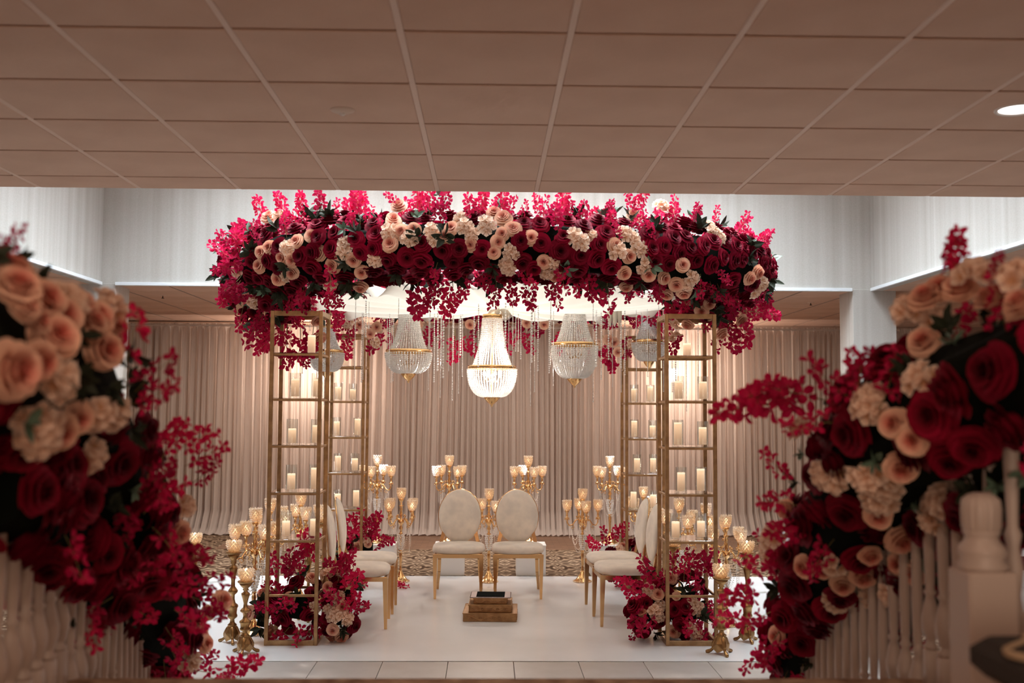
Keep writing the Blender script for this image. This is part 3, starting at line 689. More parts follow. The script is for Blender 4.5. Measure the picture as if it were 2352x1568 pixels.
# ================================================================== CHANDELIERS
def chandelier(loc, label, Rb=.20, H1=.44, H2=.25, lit=False, cat='chandelier', ns=38):
    t = thing('crystal_chandelier', loc, label, cat, 'crystal chandeliers under the canopy')
    rt = Rb*.40
    MB().lathe([(rt*.9, .0), (rt, .0), (rt*1.04, -.012), (rt, -.035), (rt*.92, -.035)], 24, cap=False).build('crown', 'gold', t, True)
    MB().tube([(0, 0, .10), (0, 0, -H1-H2-.01)], .006, 6).build('stem', 'gold_dull', t)
    MB().lathe([(Rb*.985, -H1+.014), (Rb*1.0, -H1+.014), (Rb*1.01, -H1), (Rb*1.0, -H1-.016), (Rb*.985, -H1-.016), (Rb*.985, -H1+.014)], 40, cap=False).build('band', 'gold', t, True)
    s1 = MB(); n = int(H1/.0185)
    for k in range(n+1):
        u = k/n; r = rt+(Rb*.80-rt)*(.35*u+.65*u**2.6); s1.bead((r, 0, -.04-(H1-.055)*u), .0085, .0088)
    me1 = s1.mesh('crystal_string', 'crystal')
    s2 = MB(); n2 = max(8, int((H2*1.28)/.0165))
    for k in range(n2+1):
        u = k/n2; a = u*PI/2; r = Rb*.30+Rb*.72*math.cos(a)**.8; s2.bead((r, 0, -H1-.02-(H2-.03)*math.sin(a)), .0085, .0088)
    me2 = s2.mesh('crystal_string', 'crystal')
    for k in range(ns): put('crystal_string', me1, t, (0, 0, 0), (0, 0, 2*PI*k/ns))
    nb = int(ns*1.35)
    for k in range(nb): put('crystal_string', me2, t, (0, 0, 0), (0, 0, 2*PI*(k+.5)/nb))
    MB().lathe([(Rb*.30, .01), (Rb*.34, .0), (Rb*.33, -.012), (Rb*.22, -.04), (Rb*.10, -.062), (.008, -.07), (.010, -.078), (.001, -.088)], 24, z0=-H1-H2+.01, cap=False).build('finial', 'gold', t, True)
    # candle-bulb cluster inside
    ar = MB()
    for k in range(4):
        a = PI/2*k+.4; x, y = .07*math.cos(a), .07*math.sin(a)
        ar.tube([(0, 0, -H1-.10), (x*.6, y*.6, -H1-.12), (x, y, -H1-.08)], .005, 5)
        MB().lathe([(.006, 0), (.013, .02), (.010, .04), (.001, .06)], 8).build('candle_bulb', 'bulb' if lit else 'metal_white', t, True, loc=(x, y, -H1-.08))
    ar.build('lamp_arm', 'gold_dull', t)
    return t
def chand_at(px, pytop, Y, label, **k):
    p = at(px, pytop, Y); return chandelier(tuple(p), label, **k)
pC = at(1131, 722, 8.72)
chandelier(tuple(pC), 'brightly lit crystal basket chandelier at the centre of the canopy', lit=True)
point('chandelier_lamp', (pC.x, pC.y, pC.z-.54), 32, (1, .90, .82), .05)
point('chandelier_lamp', (pC.x, pC.y, pC.z-.30), 6.0, (1, .88, .78), .03)
chand_at(940, 705, 9.25, 'unlit crystal chandelier left of the lit one, with a squat basket', Rb=.20, H1=.39, H2=.20)
chand_at(1320, 680, 9.1, 'unlit crystal chandelier right of the lit one, with a long basket', Rb=.197, H1=.42, H2=.30)
chand_at(1316, 700, 10.05, 'small crystal chandelier directly behind the right one, only its gold tip showing below', Rb=.15, H1=.38, H2=.22)
chand_at(1490, 718, 9.8, 'small crystal chandelier hanging by the back right gold tower', Rb=.155, H1=.27, H2=.19)
chand_at(752, 745, 9.72, 'small crystal chandelier half hidden behind the front left tower', Rb=.155, H1=.25, H2=.19)

# ------------------------------------------------------------------ hanging crystal strands
CR = (780, 620, 3.095)
strands = [(105,850,0),(155,800,1),(166,780,0),(185,480,1),(207,420,0),(335,740,0),(352,700,1),(365,800,0),(378,790,1),(418,430,0),(630,860,0),(640,560,0),(670,800,1),(695,720,2),(715,910,0),(722,700,1),(735,770,2),(775,720,0),(800,930,0),(808,640,1),(845,880,0),(858,610,2),(871,760,0),(955,590,2),(985,690,1),(1178,560,2),(1202,650,0),(1230,690,0),(1252,580,0),(1270,580,0),(1288,635,1),(1365,660,2),(1357,965,0),(1385,870,0),(1410,720,1),(1490,735,1),(1500,690,0),(1520,825,0),(1802,940,0),(1825,690,2),(1860,780,1),(1912,640,2),(1940,830,0),(2000,700,2),(2002,870,0),(2028,750,1),(2110,940,0),(2128,420,1),(2145,430,0),(2190,760,0),(2365,870,0),(2270,800,0)]
extra = [(694,858,0,8.4),(712,760,0,8.6),(1552,880,1,8.4),(1577,945,0,8.9),(1604,880,0,8.75),(1524,900,0,8.8),(744,930,0,8.9)]
q = random.Random(3)
all_s = [(CR[0]+x/CR[2], CR[1]+y/CR[2], b, q.choice((8.0, 8.3, 8.6, 9.0, 9.4, 9.7))) for x, y, b in strands]+extra
ONES = ['', 'first', 'second', 'third', 'fourth', 'fifth', 'sixth', 'seventh', 'eighth', 'ninth', 'tenth', 'eleventh', 'twelfth', 'thirteenth', 'fourteenth', 'fifteenth', 'sixteenth', 'seventeenth', 'eighteenth', 'nineteenth']
def ordinal(k):
    if k < 20: return ONES[k]
    return {2: 'twent', 3: 'thirt'}[k//10]+('ieth' if k % 10 == 0 else 'y-'+ONES[k % 10])
all_s.sort(); nL = sum(1 for a in all_s if a[0] < 1131)
for k_, (px_, py_, b, Y) in enumerate(all_s):
    bot = at(px_, py_, Y); top = 2.60; L = top-bot.z; r, sp = ((.0052, .0125), (.0075, .0175), (.0095, .023))[b]
    mb = MB(); n = int(L/sp)
    for k in range(n): mb.bead((0, 0, -L+sp*(k+.5)), r if k else r*1.3, r*1.08, 5)
    mb.tube([(0, 0, -L+.01), (0, 0, .0)], .0007, 3, False)
    o = mb.build('crystal_strand', 'crystal', None, loc=(bot.x, bot.y, top)); tp = ('thin', 'medium', 'thick')[b]
    if px_ < 1131: lb = '%s hanging crystal bead strand, %s counted leftward from the lit chandelier' % (tp, ordinal(nL-k_))
    else: lb = '%s hanging crystal bead strand, %s counted rightward from the lit chandelier' % (tp, ordinal(k_-nL+1))
    tag(o, lb, 'bead strand', 'crystal bead strands hanging from the canopy')

# ================================================================== TOWERS
TH = 2.405; SH = [.343+.0, .745, 1.085, 1.425, 1.765, 2.095]
def make_tower(W=.38, D=.38):
    t = thing('gold_shelf_tower', (0, 0, 0), 'x', 'shelf tower', 'gold shelf towers')
    p = .027; hx, hy = W/2-p/2, D/2-p/2
    me = MB().bbox(-p/2, -p/2, 0, p/2, p/2, TH, .002).mesh('post', 'gold_dull')
    for sx in (-1, 1):
        for sy in (-1, 1): put('post', me, t, (sx*hx, sy*hy, 0))
    def frame(z, h, name):
        m = MB(); g = .024 if h > .02 else .012
        for s in (-1, 1):
            m.bbox(-hx+p/2, s*hy-g*.5, z, hx-p/2, s*hy+g*.5, z+h, .001); m.bbox(s*hx-g*.5, -hy+p/2, z, s*hx+g*.5, hy-p/2, z+h, .001)
        return m.build(name, 'gold_dull', t)
    frame(0, .036, 'base_frame'); frame(TH-.036, .036, 'top_frame'); frame(SH[0], .018, 'rail')
    gl = MB().bbox(-hx, -hy, 0, hx, hy, .006, .001).mesh('glass_shelf', 'shelf_glass')
    for z in SH[1:]:
        frame(z-.017, .016, 'shelf_frame'); put('glass_shelf', gl, t, (0, 0, z-.001))
    return t
tw = {'front left': (-1.404, 7.88), 'front right': (1.482, 7.88), 'back left': (-1.365, 10.225), 'back right': (1.495, 10.225)}
proto = None
for k, (x, y) in tw.items():
    lb = 'slim gold open shelf tower at the %s corner of the arch, holding pillar candles' % k
    if proto is None: proto = make_tower(); proto.location = (x, y, .004); proto['label'] = lb
    else: again(proto, (x, y, .004), lb)
# candles and glasses: (tower, shelf index, px, candle height, glass height)
def lathe_me(name, prof, mat, n=24, cap=True): return MB().lathe(prof, n, cap=cap).mesh(name, mat, True)
GLS = {}
def glass_me(h):
    k = round(h, 3)
    if k not in GLS:
        r = .041
        GLS[k] = lathe_me('hurricane_glass', [(.001, .0), (r, 0), (r+.001, .006), (r, .02), (r, h-.003), (r+.0012, h), (r-.0016, h), (r-.002, .012), (.001, .010)], 'glass', 28, False)
    return GLS[k]
lev = {1: 'lowest shelf', 2: 'second shelf up', 3: 'third shelf up', 4: 'fourth shelf up', 5: 'top shelf'}
CND = [('front left',5,712,.135,0,.0),('front left',4,676,.13,.185,0),('front left',4,729,.13,.185,0),('front left',3,671,.105,.185,0),('front left',3,728,.13,.185,0),('front left',2,671,.115,.19,0),('front left',2,725,.155,.19,0),('front left',1,661,.11,.19,0),('front left',1,725,.12,.19,0),
 ('front right',5,1579,.095,0,0),('front right',4,1559,.13,.18,0),('front right',4,1615,.13,.18,0),('front right',3,1557,.165,.195,0),('front right',3,1614,.13,.185,0),('front right',2,1564,.135,.185,0),('front right',2,1609,.16,.185,0),('front right',1,1551,.115,.185,0),('front right',1,1609,.115,.185,0),
 ('back left',5,789,.10,.0,0),('back left',4,775,.12,.17,0),('back left',4,809,.10,.165,0),('back left',3,773,.13,.18,0),('back left',3,821,.155,.175,0),('back left',2,777,.14,.175,0),('back left',2,816,.115,.175,0),('back left',1,778,.12,.17,0),('back left',1,820,.15,.175,0),
 ('back right',5,1479,.10,.0,0),('back right',4,1457,.12,.17,0),('back right',4,1494,.145,.17,0),('back right',3,1457,.15,.175,0),('back right',3,1499,.105,.17,0),('back right',2,1463,.13,.18,0),('back right',2,1500,.13,.18,0),('back right',1,1455,.15,.175,0),('back right',1,1500,.12,.17,0)]
cnt = {}
for tn, si, px_, ch, gh, _ in CND:
    x0, y0 = tw[tn]; z = SH[si]+.0095; cnt[(tn, si)] = cnt.get((tn, si), 0)+1
    pos = 'left' if cnt[(tn, si)] == 1 else 'right'
    if gh == 0: pos = 'only'
    Y = y0-.06 if cnt[(tn, si)] == 1 else y0-.02
    X = at(px_, 1000, Y).x; r = .029
    X = max(x0-.13, min(x0+.13, X))
    nm = '%s one on %s of %s tower' % (pos, lev[si], tn)
    c = thing('pillar_candle', (X, Y, z+(.011 if gh else 0)), 'ivory pillar candle, '+nm, 'candle', 'pillar candles on the gold towers')
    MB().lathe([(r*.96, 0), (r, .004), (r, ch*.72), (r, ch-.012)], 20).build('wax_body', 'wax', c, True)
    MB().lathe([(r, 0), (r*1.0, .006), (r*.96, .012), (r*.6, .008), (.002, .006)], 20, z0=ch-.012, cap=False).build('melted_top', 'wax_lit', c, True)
    MB().tube([(0, 0, ch-.008), (.001, 0, ch+.006)], .0012, 5).build('wick', 'black', c)
    if gh:
        o = put('hurricane_glass', glass_me(gh), None, (X, Y, z)); tag(o, 'clear glass cylinder, '+nm, 'glass cylinder', 'glass cylinders on the gold towers')

# ================================================================== VOTIVE CUP, CANDELABRA, CANDLESTICKS
def cup_bm(rb, h, rings=7, n=12, flare=1.0, br=.0112):
    m = MB()
    for i in range(rings):
        u = i/(rings-1); r = rb*(.62+.46*math.sin(min(1, u*1.35)*PI/2)-.12*u*flare+.22*flare*max(0, u-.72)); 
        for k in range(n):
            a = 2*PI*(k+.5*(i % 2))/n; m.octa((r*math.cos(a), r*math.sin(a), .008+u*(h-.012)), br, br*1.05)
    return m
cup_me = cup_bm(.040, .098).mesh('votive_cup', 'cup_crystal')
glow_me = MB().lathe([(.012, .012), (.016, .02), (.016, .05), (.009, .065), (.001, .075)], 10).mesh('votive_candle', 'votive_glow', True)
def cup(t, loc, sc=1.0):
    o = put('votive_cup', cup_me, t, loc, (0, 0, loc[0]*9), sc); put('votive_candle', glow_me, o); return o
def make_candelabra(rot=0.0, gseed=1):
    t = thing('candelabra', (0, 0, 0), 'x', 'candelabra', 'gold five-cup candelabras')
    MB().lathe([(.088, 0), (.090, .006), (.084, .014), (.070, .022), (.050, .045), (.030, .075), (.020, .095), (.013, .11)], 28).build('base', 'gold', t, True)
    lb = MB()
    for k in range(36): a = 2*PI*k/36; lb.octa((.090*math.cos(a), .090*math.sin(a), .008), .0075)
    lb.build('base_beading', 'cup_crystal', t)
    MB().lathe([(.013, .10), (.018, .112), (.012, .125), (.010, .16), (.014, .22), (.017, .27), (.012, .29), (.018, .30), (.012, .31)], 18).build('lower_stem', 'gold', t, True)
    vs = MB()
    for i in range(8):
        u = i/7; r = .012+.024*math.sin(u*PI*.62+.1)
        for k in range(12): a = 2*PI*(k+.5*(i % 2))/12; vs.octa((r*math.cos(a), r*math.sin(a), .318+u*.135), .0075, .010)
    vs.build('crystal_sleeve', 'crystal', t); MB().tube([(0, 0, .30), (0, 0, .47)], .008, 8).build('sleeve_rod', 'gold', t)
    MB().lathe([(.014, .46), (.022, .468), (.010, .48), (.011, .50), (.020, .52), (.010, .545), (.018, .56), (.030, .575), (.032, .59), (.020, .605), (.010, .62), (.017, .65), (.012, .675), (.010, .69), (.018, .705), (.009, .73), (.026, .742), (.009, .746), (.009, .775), (.018, .79), (.026, .806), (.012, .812)], 18).build('stem', 'gold', t, True)
    cup(t, (0, 0, .812))
    mearm = MB()
    mearm.tube([(.012, 0, .585), (.045, 0, .615), (.075, 0, .600), (.10, 0, .560), (.135, 0, .552), (.156, 0, .580), (.158, 0, .625)], [.008, .007, .007, .007, .007, .007, .006], 7)
    mearm.tube([(.05, 0, .612), (.065, 0, .640), (.045, 0, .650), (.035, 0, .632)], [.005, .005, .005, .003], 6)
    mearm.tube([(.10, 0, .560), (.085, 0, .535), (.105, 0, .522), (.12, 0, .540)], [.004, .004, .004, .003], 6)
    mearm.lathe([(.008, .0), (.022, .012), (.024, .016), (.008, .018), (.012, .04), (.008, .055), (.016, .07), (.024, .085), (.010, .09)], 14, .158, 0, .615)
    for k in range(6): a = PI/3*k; mearm.octa((.158+.021*math.cos(a), .021*math.sin(a), .615), .005, .011)
    ma = mearm.mesh('arm', 'gold', True)
    for k in range(4):
        a = PI/2*k+rot; put('arm', ma, t, (0, 0, 0), (0, 0, a)); cup(t, (.158*math.cos(a), .158*math.sin(a), .703))
    g = random.Random(gseed)
    for k in range(4):
        a = PI/2*k+rot; b = a+PI/2
        for j in range(2):
            p0 = Vector((.12*math.cos(a), .12*math.sin(a), .555)); p1 = Vector((.12*math.cos(b), .12*math.sin(b), .555)); dr = g.uniform(.10, .30)
            m = MB(); n = 34; last = None
            for i in range(n+1):
                u = i/n; c = p0.lerp(p1, u); c.z -= dr*4*u*(1-u); m.octa(c, .0042)
            m.build('bead_garland', 'pearl', t)
        m = MB(); L = g.uniform(.12, .26)
        for i in range(int(L/.009)): m.octa((.13*math.cos(a), .13*math.sin(a), .548-i*.009), .0042)
        m.build('bead_drop', 'pearl', t)
    return t
c0 = make_candelabra(.35, 1)
def cand(px_, base, z, label, rz=0, sc=1.0, first=[True]):
    Y = (HC-z)*F/(base-940-.0058*(px_-1123)) if z == 0 else base
    X = at(px_, 1200, Y).x; loc = (X, Y, z if z else .004)
    if first[0]:
        first[0] = False; c0.location = loc; c0['label'] = label; c0.rotation_euler = (0, 0, rz); c0.scale = (sc,)*3; return c0
    return again(c0, loc, label, rz, sc)
# four plinths with a candelabra each
pl0 = None
for px_, cpx, wd, lb, rz in ((875, 865, .30, 'far left, by the back left tower', .9), (1033, 1031, .31, 'behind the left centre chair', .25), (1219, 1213, .31, 'behind the right centre chair', .0), (1388, 1401, .30, 'far right, by the back right tower', .55)):
    X = at(px_, 1280, 11.0).x
    t = thing('plinth', (X, 11.05, 0), 'low white square plinth '+lb, 'plinth', 'white plinths along the back of the dance floor')
    MB().bbox(-wd/2+.004, -.146, 0, wd/2-.004, .146, .30, .003).build('body', 'plinth', t); MB().bbox(-wd/2, -.15, .30, wd/2, .15, .312, .002).build('top', 'plinth', t)
    cand(cpx, 11.05, .312, 'gold five-cup candelabra raised on the white plinth '+lb, rz, .99)
cand(921, 1330, 0, 'gold five-cup candelabra on the floor left of the centre chairs', .45)
cand(1123, 1332, 0, 'gold five-cup candelabra on the floor between the two centre chairs', .1)
cand(1338, 1332, 0, 'gold five-cup candelabra on the floor right of the centre chairs', -.2)
cand(587, 1446, 0, 'large gold candelabra left of the front left tower, nearest of the left cluster', .3, 1.03)
cand(620, 1398, 0, 'gold candelabra at the left behind the front left tower edge', .7, 1.03)
cand(690, 1374, 0, 'gold candelabra seen through the front left tower', .1, 1.04)
cand(1668, 1432, 0, 'gold candelabra right of the front right tower, behind the near candlestick', .3, .95)
cand(1622, 1404, 0, 'gold candelabra behind the right posts of the front right tower', .8, 1.0)
cand(1560, 1380, 0, 'gold candelabra seen through the front right tower', .2, 1.0)
cand(1478, 1322, 0, 'gold candelabra behind the back right tower and side chairs', .5, 1.0)

stick_cup = cup_bm(.046, .080, 6, 13, .0, .0118).mesh('votive_cup', 'cup_crystal')
def make_stick(H=.50):
    t = thing('altar_candlestick', (0, 0, 0), 'x', 'candlestick', 'antique gold altar candlesticks')
    ft = MB()
    ft.tube([(.010, 0, .118), (.030, 0, .095), (.052, 0, .060), (.056, 0, .034), (.070, 0, .020), (.092, 0, .010), (.104, 0, .009)], [.018, .020, .016, .010, .010, .013, .008], 8)
    ft.bead((.058, 0, .052), .012, .012, 8)
    mf = ft.mesh('foot', 'antique', True)
    for k in range(3): put('foot', mf, t, (0, 0, 0), (0, 0, 2*PI*k/3+PI/6*0-PI/2))
    pn = MB()
    for k in range(3):
        a = 2*PI*(k+.5)/3-PI/2; c, s = math.cos(a), math.sin(a)
        def P(u, z, r): return (r*c-u*s, r*s+u*c, z)
        pn.add([P(-.045, .035, .040), P(0, .012, .046), P(.045, .035, .040), P(.040, .075, .036), P(.014, .125, .022), P(-.014, .125, .022), P(-.040, .075, .036), P(0, .07, .052)],
               [(0, 1, 7), (1, 2, 7), (2, 3, 7), (3, 4, 7), (4, 5, 7), (5, 6, 7), (6, 0, 7)])
    pn.build('base_panel', 'antique', t)
    k = (H-.12)/.36
    pr = [(.026, .0), (.034, .008), (.018, .018), (.015, .034), (.034, .044), (.036, .052), (.030, .060), (.033, .085), (.040, .094), (.038, .102), (.020, .112), (.014, .13), (.013, .15), (.030, .160), (.036, .168), (.030, .176), (.015, .190), (.013, .215), (.020, .245), (.028, .268), (.030, .280), (.018, .288), (.012, .296), (.022, .304), (.016, .312), (.032, .326), (.046, .345)]
    MB().lathe([(r, .115+z*k) for r, z in pr], 20).build('stem', 'antique', t, True)
    MB().lathe([(.040, 0), (.054, .006), (.058, .014), (.055, .018), (.045, .016), (.012, .014)], 24, z0=.115+.345*k).build('drip_pan', 'antique', t, True)
    o = put('votive_cup', stick_cup, t, (0, 0, .115+.345*k+.016)); put('votive_candle', glow_me, o, sc=1.2)
    return t
s_short = make_stick(.50); s_tall = make_stick(.66)
def stick_at(src, px_, base, label, rz=0, first=set(), sc=1.0):
    Y = HC*F/(base-940-.0058*(px_-1123)); X = at(px_, base, Y).x
    if src.name not in first: first.add(src.name); src.location = (X, Y+.06, .004); src['label'] = label; src.rotation_euler = (0, 0, rz); src.scale = (sc,)*3; return
    again(src, (X, Y+.06, .004), label, rz, sc)
stick_at(s_short, 557, 1493, 'short antique gold candlestick at the front left, nearest of the left ones', .0)
stick_at(s_tall, 528, 1468, 'tall antique gold candlestick just behind the short one at the front left', .3)
stick_at(s_short, 1662, 1500, 'thick antique gold candlestick by the front right tower', .15, sc=1.07)
stick_at(s_tall, 1722, 1472, 'tall antique gold candlestick farthest right, beside the flowers', .1)
stick_at(s_tall, 437, 1440, 'antique gold candlestick half hidden behind the left stair flowers', .5)
stick_at(s_tall, 704, 1420, 'antique gold candlestick behind the front left tower base flowers', .2, sc=.9)
stick_at(s_tall, 1551, 1418, 'antique gold candlestick behind the front right tower base flowers', .2, sc=.9)
stick_at(s_tall, 1512, 1372, 'antique gold candlestick with clawed foot behind the right side chairs', .4, sc=1.1)
stick_at(s_tall, 741, 1385, 'antique gold candlestick behind the left side chairs', .4, sc=1.1)

# ================================================================== CHAIRS
def superell(a, b, z, n, e=.55, cx=0, cy=0):
    out = []
    for k in range(n):
        t = 2*PI*k/n; c, s = math.cos(t), math.sin(t)
        out.append((cx+a*math.copysign(abs(c)**e, c), cy+b*math.copysign(abs(s)**e, s), z))
    return out
def loft(rings, cap=True):
    m = MB(); n = len(rings[0]); v = [p for r in rings for p in r]; f = []
    for i in range(len(rings)-1):
        for k in range(n): f.append((i*n+k, i*n+(k+1) % n, (i+1)*n+(k+1) % n, (i+1)*n+k))
    if cap: f.append(tuple(range(n-1, -1, -1))); f.append(tuple((len(rings)-1)*n+k for k in range(n)))
    return m.add(v, f)
def make_chair():
    # faces -Y; origin on the floor under the seat centre
    t = thing('oval_back_chair', (0, 0, 0), 'x', 'chair', 'oval back chairs')
    a, b = .235, .225
    loft([superell(a-.012, b-.012, .398, 40), superell(a, b, .405, 40), superell(a+.006, b+.006, .425, 40), superell(a, b, .447, 40), superell(a-.02, b-.02, .460, 40), superell(a*.7, b*.7, .470, 40), superell(a*.3, b*.3, .473, 40)]).build('seat', 'velvet', t, True)
    fr = MB()
    for s in (-1, 1): fr.bbox(s*.205-.011, -.2, .362, s*.205+.011, .2, .398, .002)
    fr.bbox(-.215, -.218, .362, .215, -.196, .398, .002); fr.bbox(-.2, .190, .362, .2, .212, .398, .002); fr.build('seat_frame', 'chair_gold', t)
    for s in (-1, 1):
        MB().bar((s*.208, -.205, .395), (s*.205, -.212, 0), .040, .022).build('leg', 'chair_gold', t)
        m = MB(); P = [(s*.185, .20, .40), (s*.186, .205, .30), (s*.190, .235, .18), (s*.202, .285, .07), (s*.208, .325, 0)]; W = (.034, .032, .029, .026, .024)
        for i in range(4): m.bar(P[i], P[i+1], W[i], W[i+1])
        m.build('leg', 'chair_gold', t)
        m = MB(); P = [(s*.175, .200, .39), (s*.170, .218, .46), (s*.150, .235, .54), (s*.150, .245, .60)]
        for i in range(3): m.bar(P[i], P[i+1], .034, .034, .018)
        m.build('back_support', 'chair_gold', t)
    # oval back, leaning and gently dished
    def bp(u, v_, off):
        x = u*.198; z = .690+v_*.247; y = .235+.09*(z-.46)-.045*(u*u)*.6+off; return (x, y, z)
    rings = []
    n = 44
    for rr, off in ((.02, -.030), (.45, -.029), (.80, -.022), (.95, -.010), (1.0, .004), (.97, .016), (.80, .022), (.4, .024), (.02, .024)):
        rings.append([bp(rr*math.cos(2*PI*k/n), rr*math.sin(2*PI*k/n), off) for k in range(n)])
    loft(rings).build('backrest', 'velvet', t, True)
    MB().tube([bp(1.0*math.cos(2*PI*k/n), 1.0*math.sin(2*PI*k/n), .016) for k in range(n+1)], .0065, 6, False).build('back_frame', 'chair_gold', t, True)
    return t
ch0 = make_chair(); ch0.location = (-.262, 9.77, .004); ch0['label'] = 'ivory velvet oval back chair with gold legs, left of the centre pair'
again(ch0, (.277, 9.77, .004), 'ivory velvet oval back chair with gold legs, right of the centre pair')
again(ch0, (-1.0, 8.46, .004), 'ivory oval back chair in profile at the left, nearer one of the side pair', R(90)+R(2))
again(ch0, (-1.0, 9.06, .004), 'ivory oval back chair in profile at the left, farther one of the side pair', R(90)+R(1))
again(ch0, (1.10, 8.58, .004), 'ivory oval back chair in profile at the right, nearer one of the side pair', R(-90)+R(3))
again(ch0, (1.09, 9.12, .004), 'ivory oval back chair in profile at the right, farther one of the side pair', R(-90)+R(4))

# ================================================================== CEREMONY BOX
bx = thing('stepped_ceremony_box', (.03, 8.76, .004), 'embossed gold three-tier stepped box with a black tray on top, in front of the chairs', 'fire altar', rz=R(-2))
def scroll(m, x0, x1, y, z, h, seed):
    g = random.Random(seed); n = 26; P = []
    for i in range(n+1):
        u = i/n; P.append((x0+(x1-x0)*u, y, z+h*(.30*math.sin(u*PI*4+seed))))
    m.tube(P, .0035, 5)
    for k in range(5):
        cx = x0+(x1-x0)*(k+.5)/5; rr = h*.26; sg = 1 if k % 2 else -1
        m.tube([(cx+rr*(1-j/14)*math.cos(sg*j*.62), y, z+rr*(1-j/14)*math.sin(sg*j*.62)) for j in range(12)], [.0035]*11+[.001], 5)
    for k in range(8): m.bead((x0+(x1-x0)*(k+.5)/8, y, z+h*g.uniform(-.3, .3)), .006, .004, 6)
for (hw, z0, z1, nm) in ((.215, 0, .066, 1), (.172, .066, .126, 2), (.135, .126, .172, 3)):
    t1 = MB().bbox(-hw, -hw, z0, hw, hw, z1, .003).build('tier', 'box_gold', bx)
    m = MB()
    for s in (-1, 1): m.bbox(-hw, s*hw-.004, z1-.006, hw, s*hw+.004, z1+.002, .001).bbox(s*hw-.004, -hw, z1-.006, s*hw+.004, hw, z1+.002, .001)
    scroll(m, -hw*.88, hw*.88, -hw-.001, (z0+z1)/2-.003, (z1-z0)*.8, nm)
    m.build('embossing', 'box_gold', t1)
    m = MB(); scroll(m, -hw*.88, hw*.88, -hw-.001, (z0+z1)/2-.003, (z1-z0)*.8, nm+4); m.build('embossing', 'box_gold', t1, rot=(0, 0, PI/2)); 
lc = MB().bbox(-.160, -.13, .172, .160, .13, .180, .002)
for k in range(46):
    u = -.158+.316*k/45; lc.octa((u, -.132, .176), .005); lc.octa((u, .132, .176), .005)
for k in range(36):
    u = -.128+.256*k/35; lc.octa((-.162, u, .176), .005); lc.octa((.162, u, .176), .005)
lc.build('lace_top', 'lace', bx)
tr = MB().bbox(-.115, -.115, .180, .115, .115, .184, .001); tr.build('black_tray', 'black', bx)

# ================================================================== FLOWER ARRANGEMENTS ON THE FLOOR
def arrangement(name, loc, label, nodes, peach, bl, sprg, gap, seed, Yr, nred=70, k=1.0, rs=(.10, .13), parentname=None, psize=(.085, .105), pb=.35, sz=(.14, .24), cat='floral arrangement', floor=True, shrink=.72, zred=9):
    q = random.Random(seed); body = Multi(*[Body(n, k=k) for n in nodes]); t = thing(name, loc, label, cat, None); O = Vector(loc)
    cm = MB()
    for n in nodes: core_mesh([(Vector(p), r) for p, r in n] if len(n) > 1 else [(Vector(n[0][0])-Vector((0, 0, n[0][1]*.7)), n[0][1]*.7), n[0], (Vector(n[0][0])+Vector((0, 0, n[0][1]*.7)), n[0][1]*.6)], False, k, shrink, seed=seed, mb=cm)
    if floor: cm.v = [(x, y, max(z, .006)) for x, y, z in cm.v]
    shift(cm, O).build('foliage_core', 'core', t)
    tk = []
    for x, y, *s in peach:
        p, n = hit(body, x, y, *Yr); p.z = max(p.z, .05); sc = s[0] if s else 1
        tk.append((p, .06)); stick('blush_rose', pch_me, p, (n+Vector((0, -.6, .1))).normalized(), q.uniform(*psize)*sc, t, O, q, .25)
    for x, y in bl:
        p, n = hit(body, x, y, *Yr); p.z = max(p.z, .04); tk.append((p, .05)); stick('cream_blossom', blo_me, p, (n+Vector((0, -.6, .1))).normalized(), q.uniform(.085, .11), t, O, q, .1)
    allp = [x for n in nodes for x in n]
    segs = [(n[i], n[i+1]) for n in nodes for i in range(len(n)-1)]+[(n[0], n[0]) for n in nodes if len(n) == 1]
    def seed_f(q):
        (a, ra), (b, rb) = q.choice(segs); u = q.random(); c = Vector(a).lerp(Vector(b), u); r = ra+(rb-ra)*u
        v = Vector((q.gauss(0, 1), q.gauss(0, 1), q.gauss(0, 1))).normalized(); return c+Vector((v.x*r, v.y*r, v.z*r/k)), v
    pts = fillpts(body, seed_f, gap, q, tk, 2600, lambda p, n: body.near(p)[0] > -.03 and (p.z > .045 or not floor) and n.y < .6)
    c = 0
    for p, n in pts:
        r = q.random()
        if r < pb:
            d = jit(n, q, .5); putq('bougainvillea_sprig', q.choice(spr_me), t, p-n*.05-O, align(d, q.random()*6), q.uniform(*sz))
        elif r < pb+.14 or p.z > zred: stick('leaf_spray', lf_me, p, n, q.uniform(.11, .15)*(1 if floor else .66), t, O, q, .1)
        elif r < pb+.19: stick('eucalyptus_leaf', lg_me, p, n, q.uniform(.09, .12)*(1 if floor else .66), t, O, q, 0)
        else:
            stick('red_rose', red_me, p, n, q.uniform(*rs), t, O, q, .3); c += 1
    for x, y, dx, dz, L in sprg:
        p, n = hit(body, x, y, *Yr); putq('bougainvillea_sprig', q.choice(spr_me), t, p-O, align(Vector((dx, -.15, dz)), q.random()*6), L)
    return t
def cx_(l, ox, oy, s): return [(ox+a[0]/s, oy+a[1]/s, *a[2:]) for a in l]
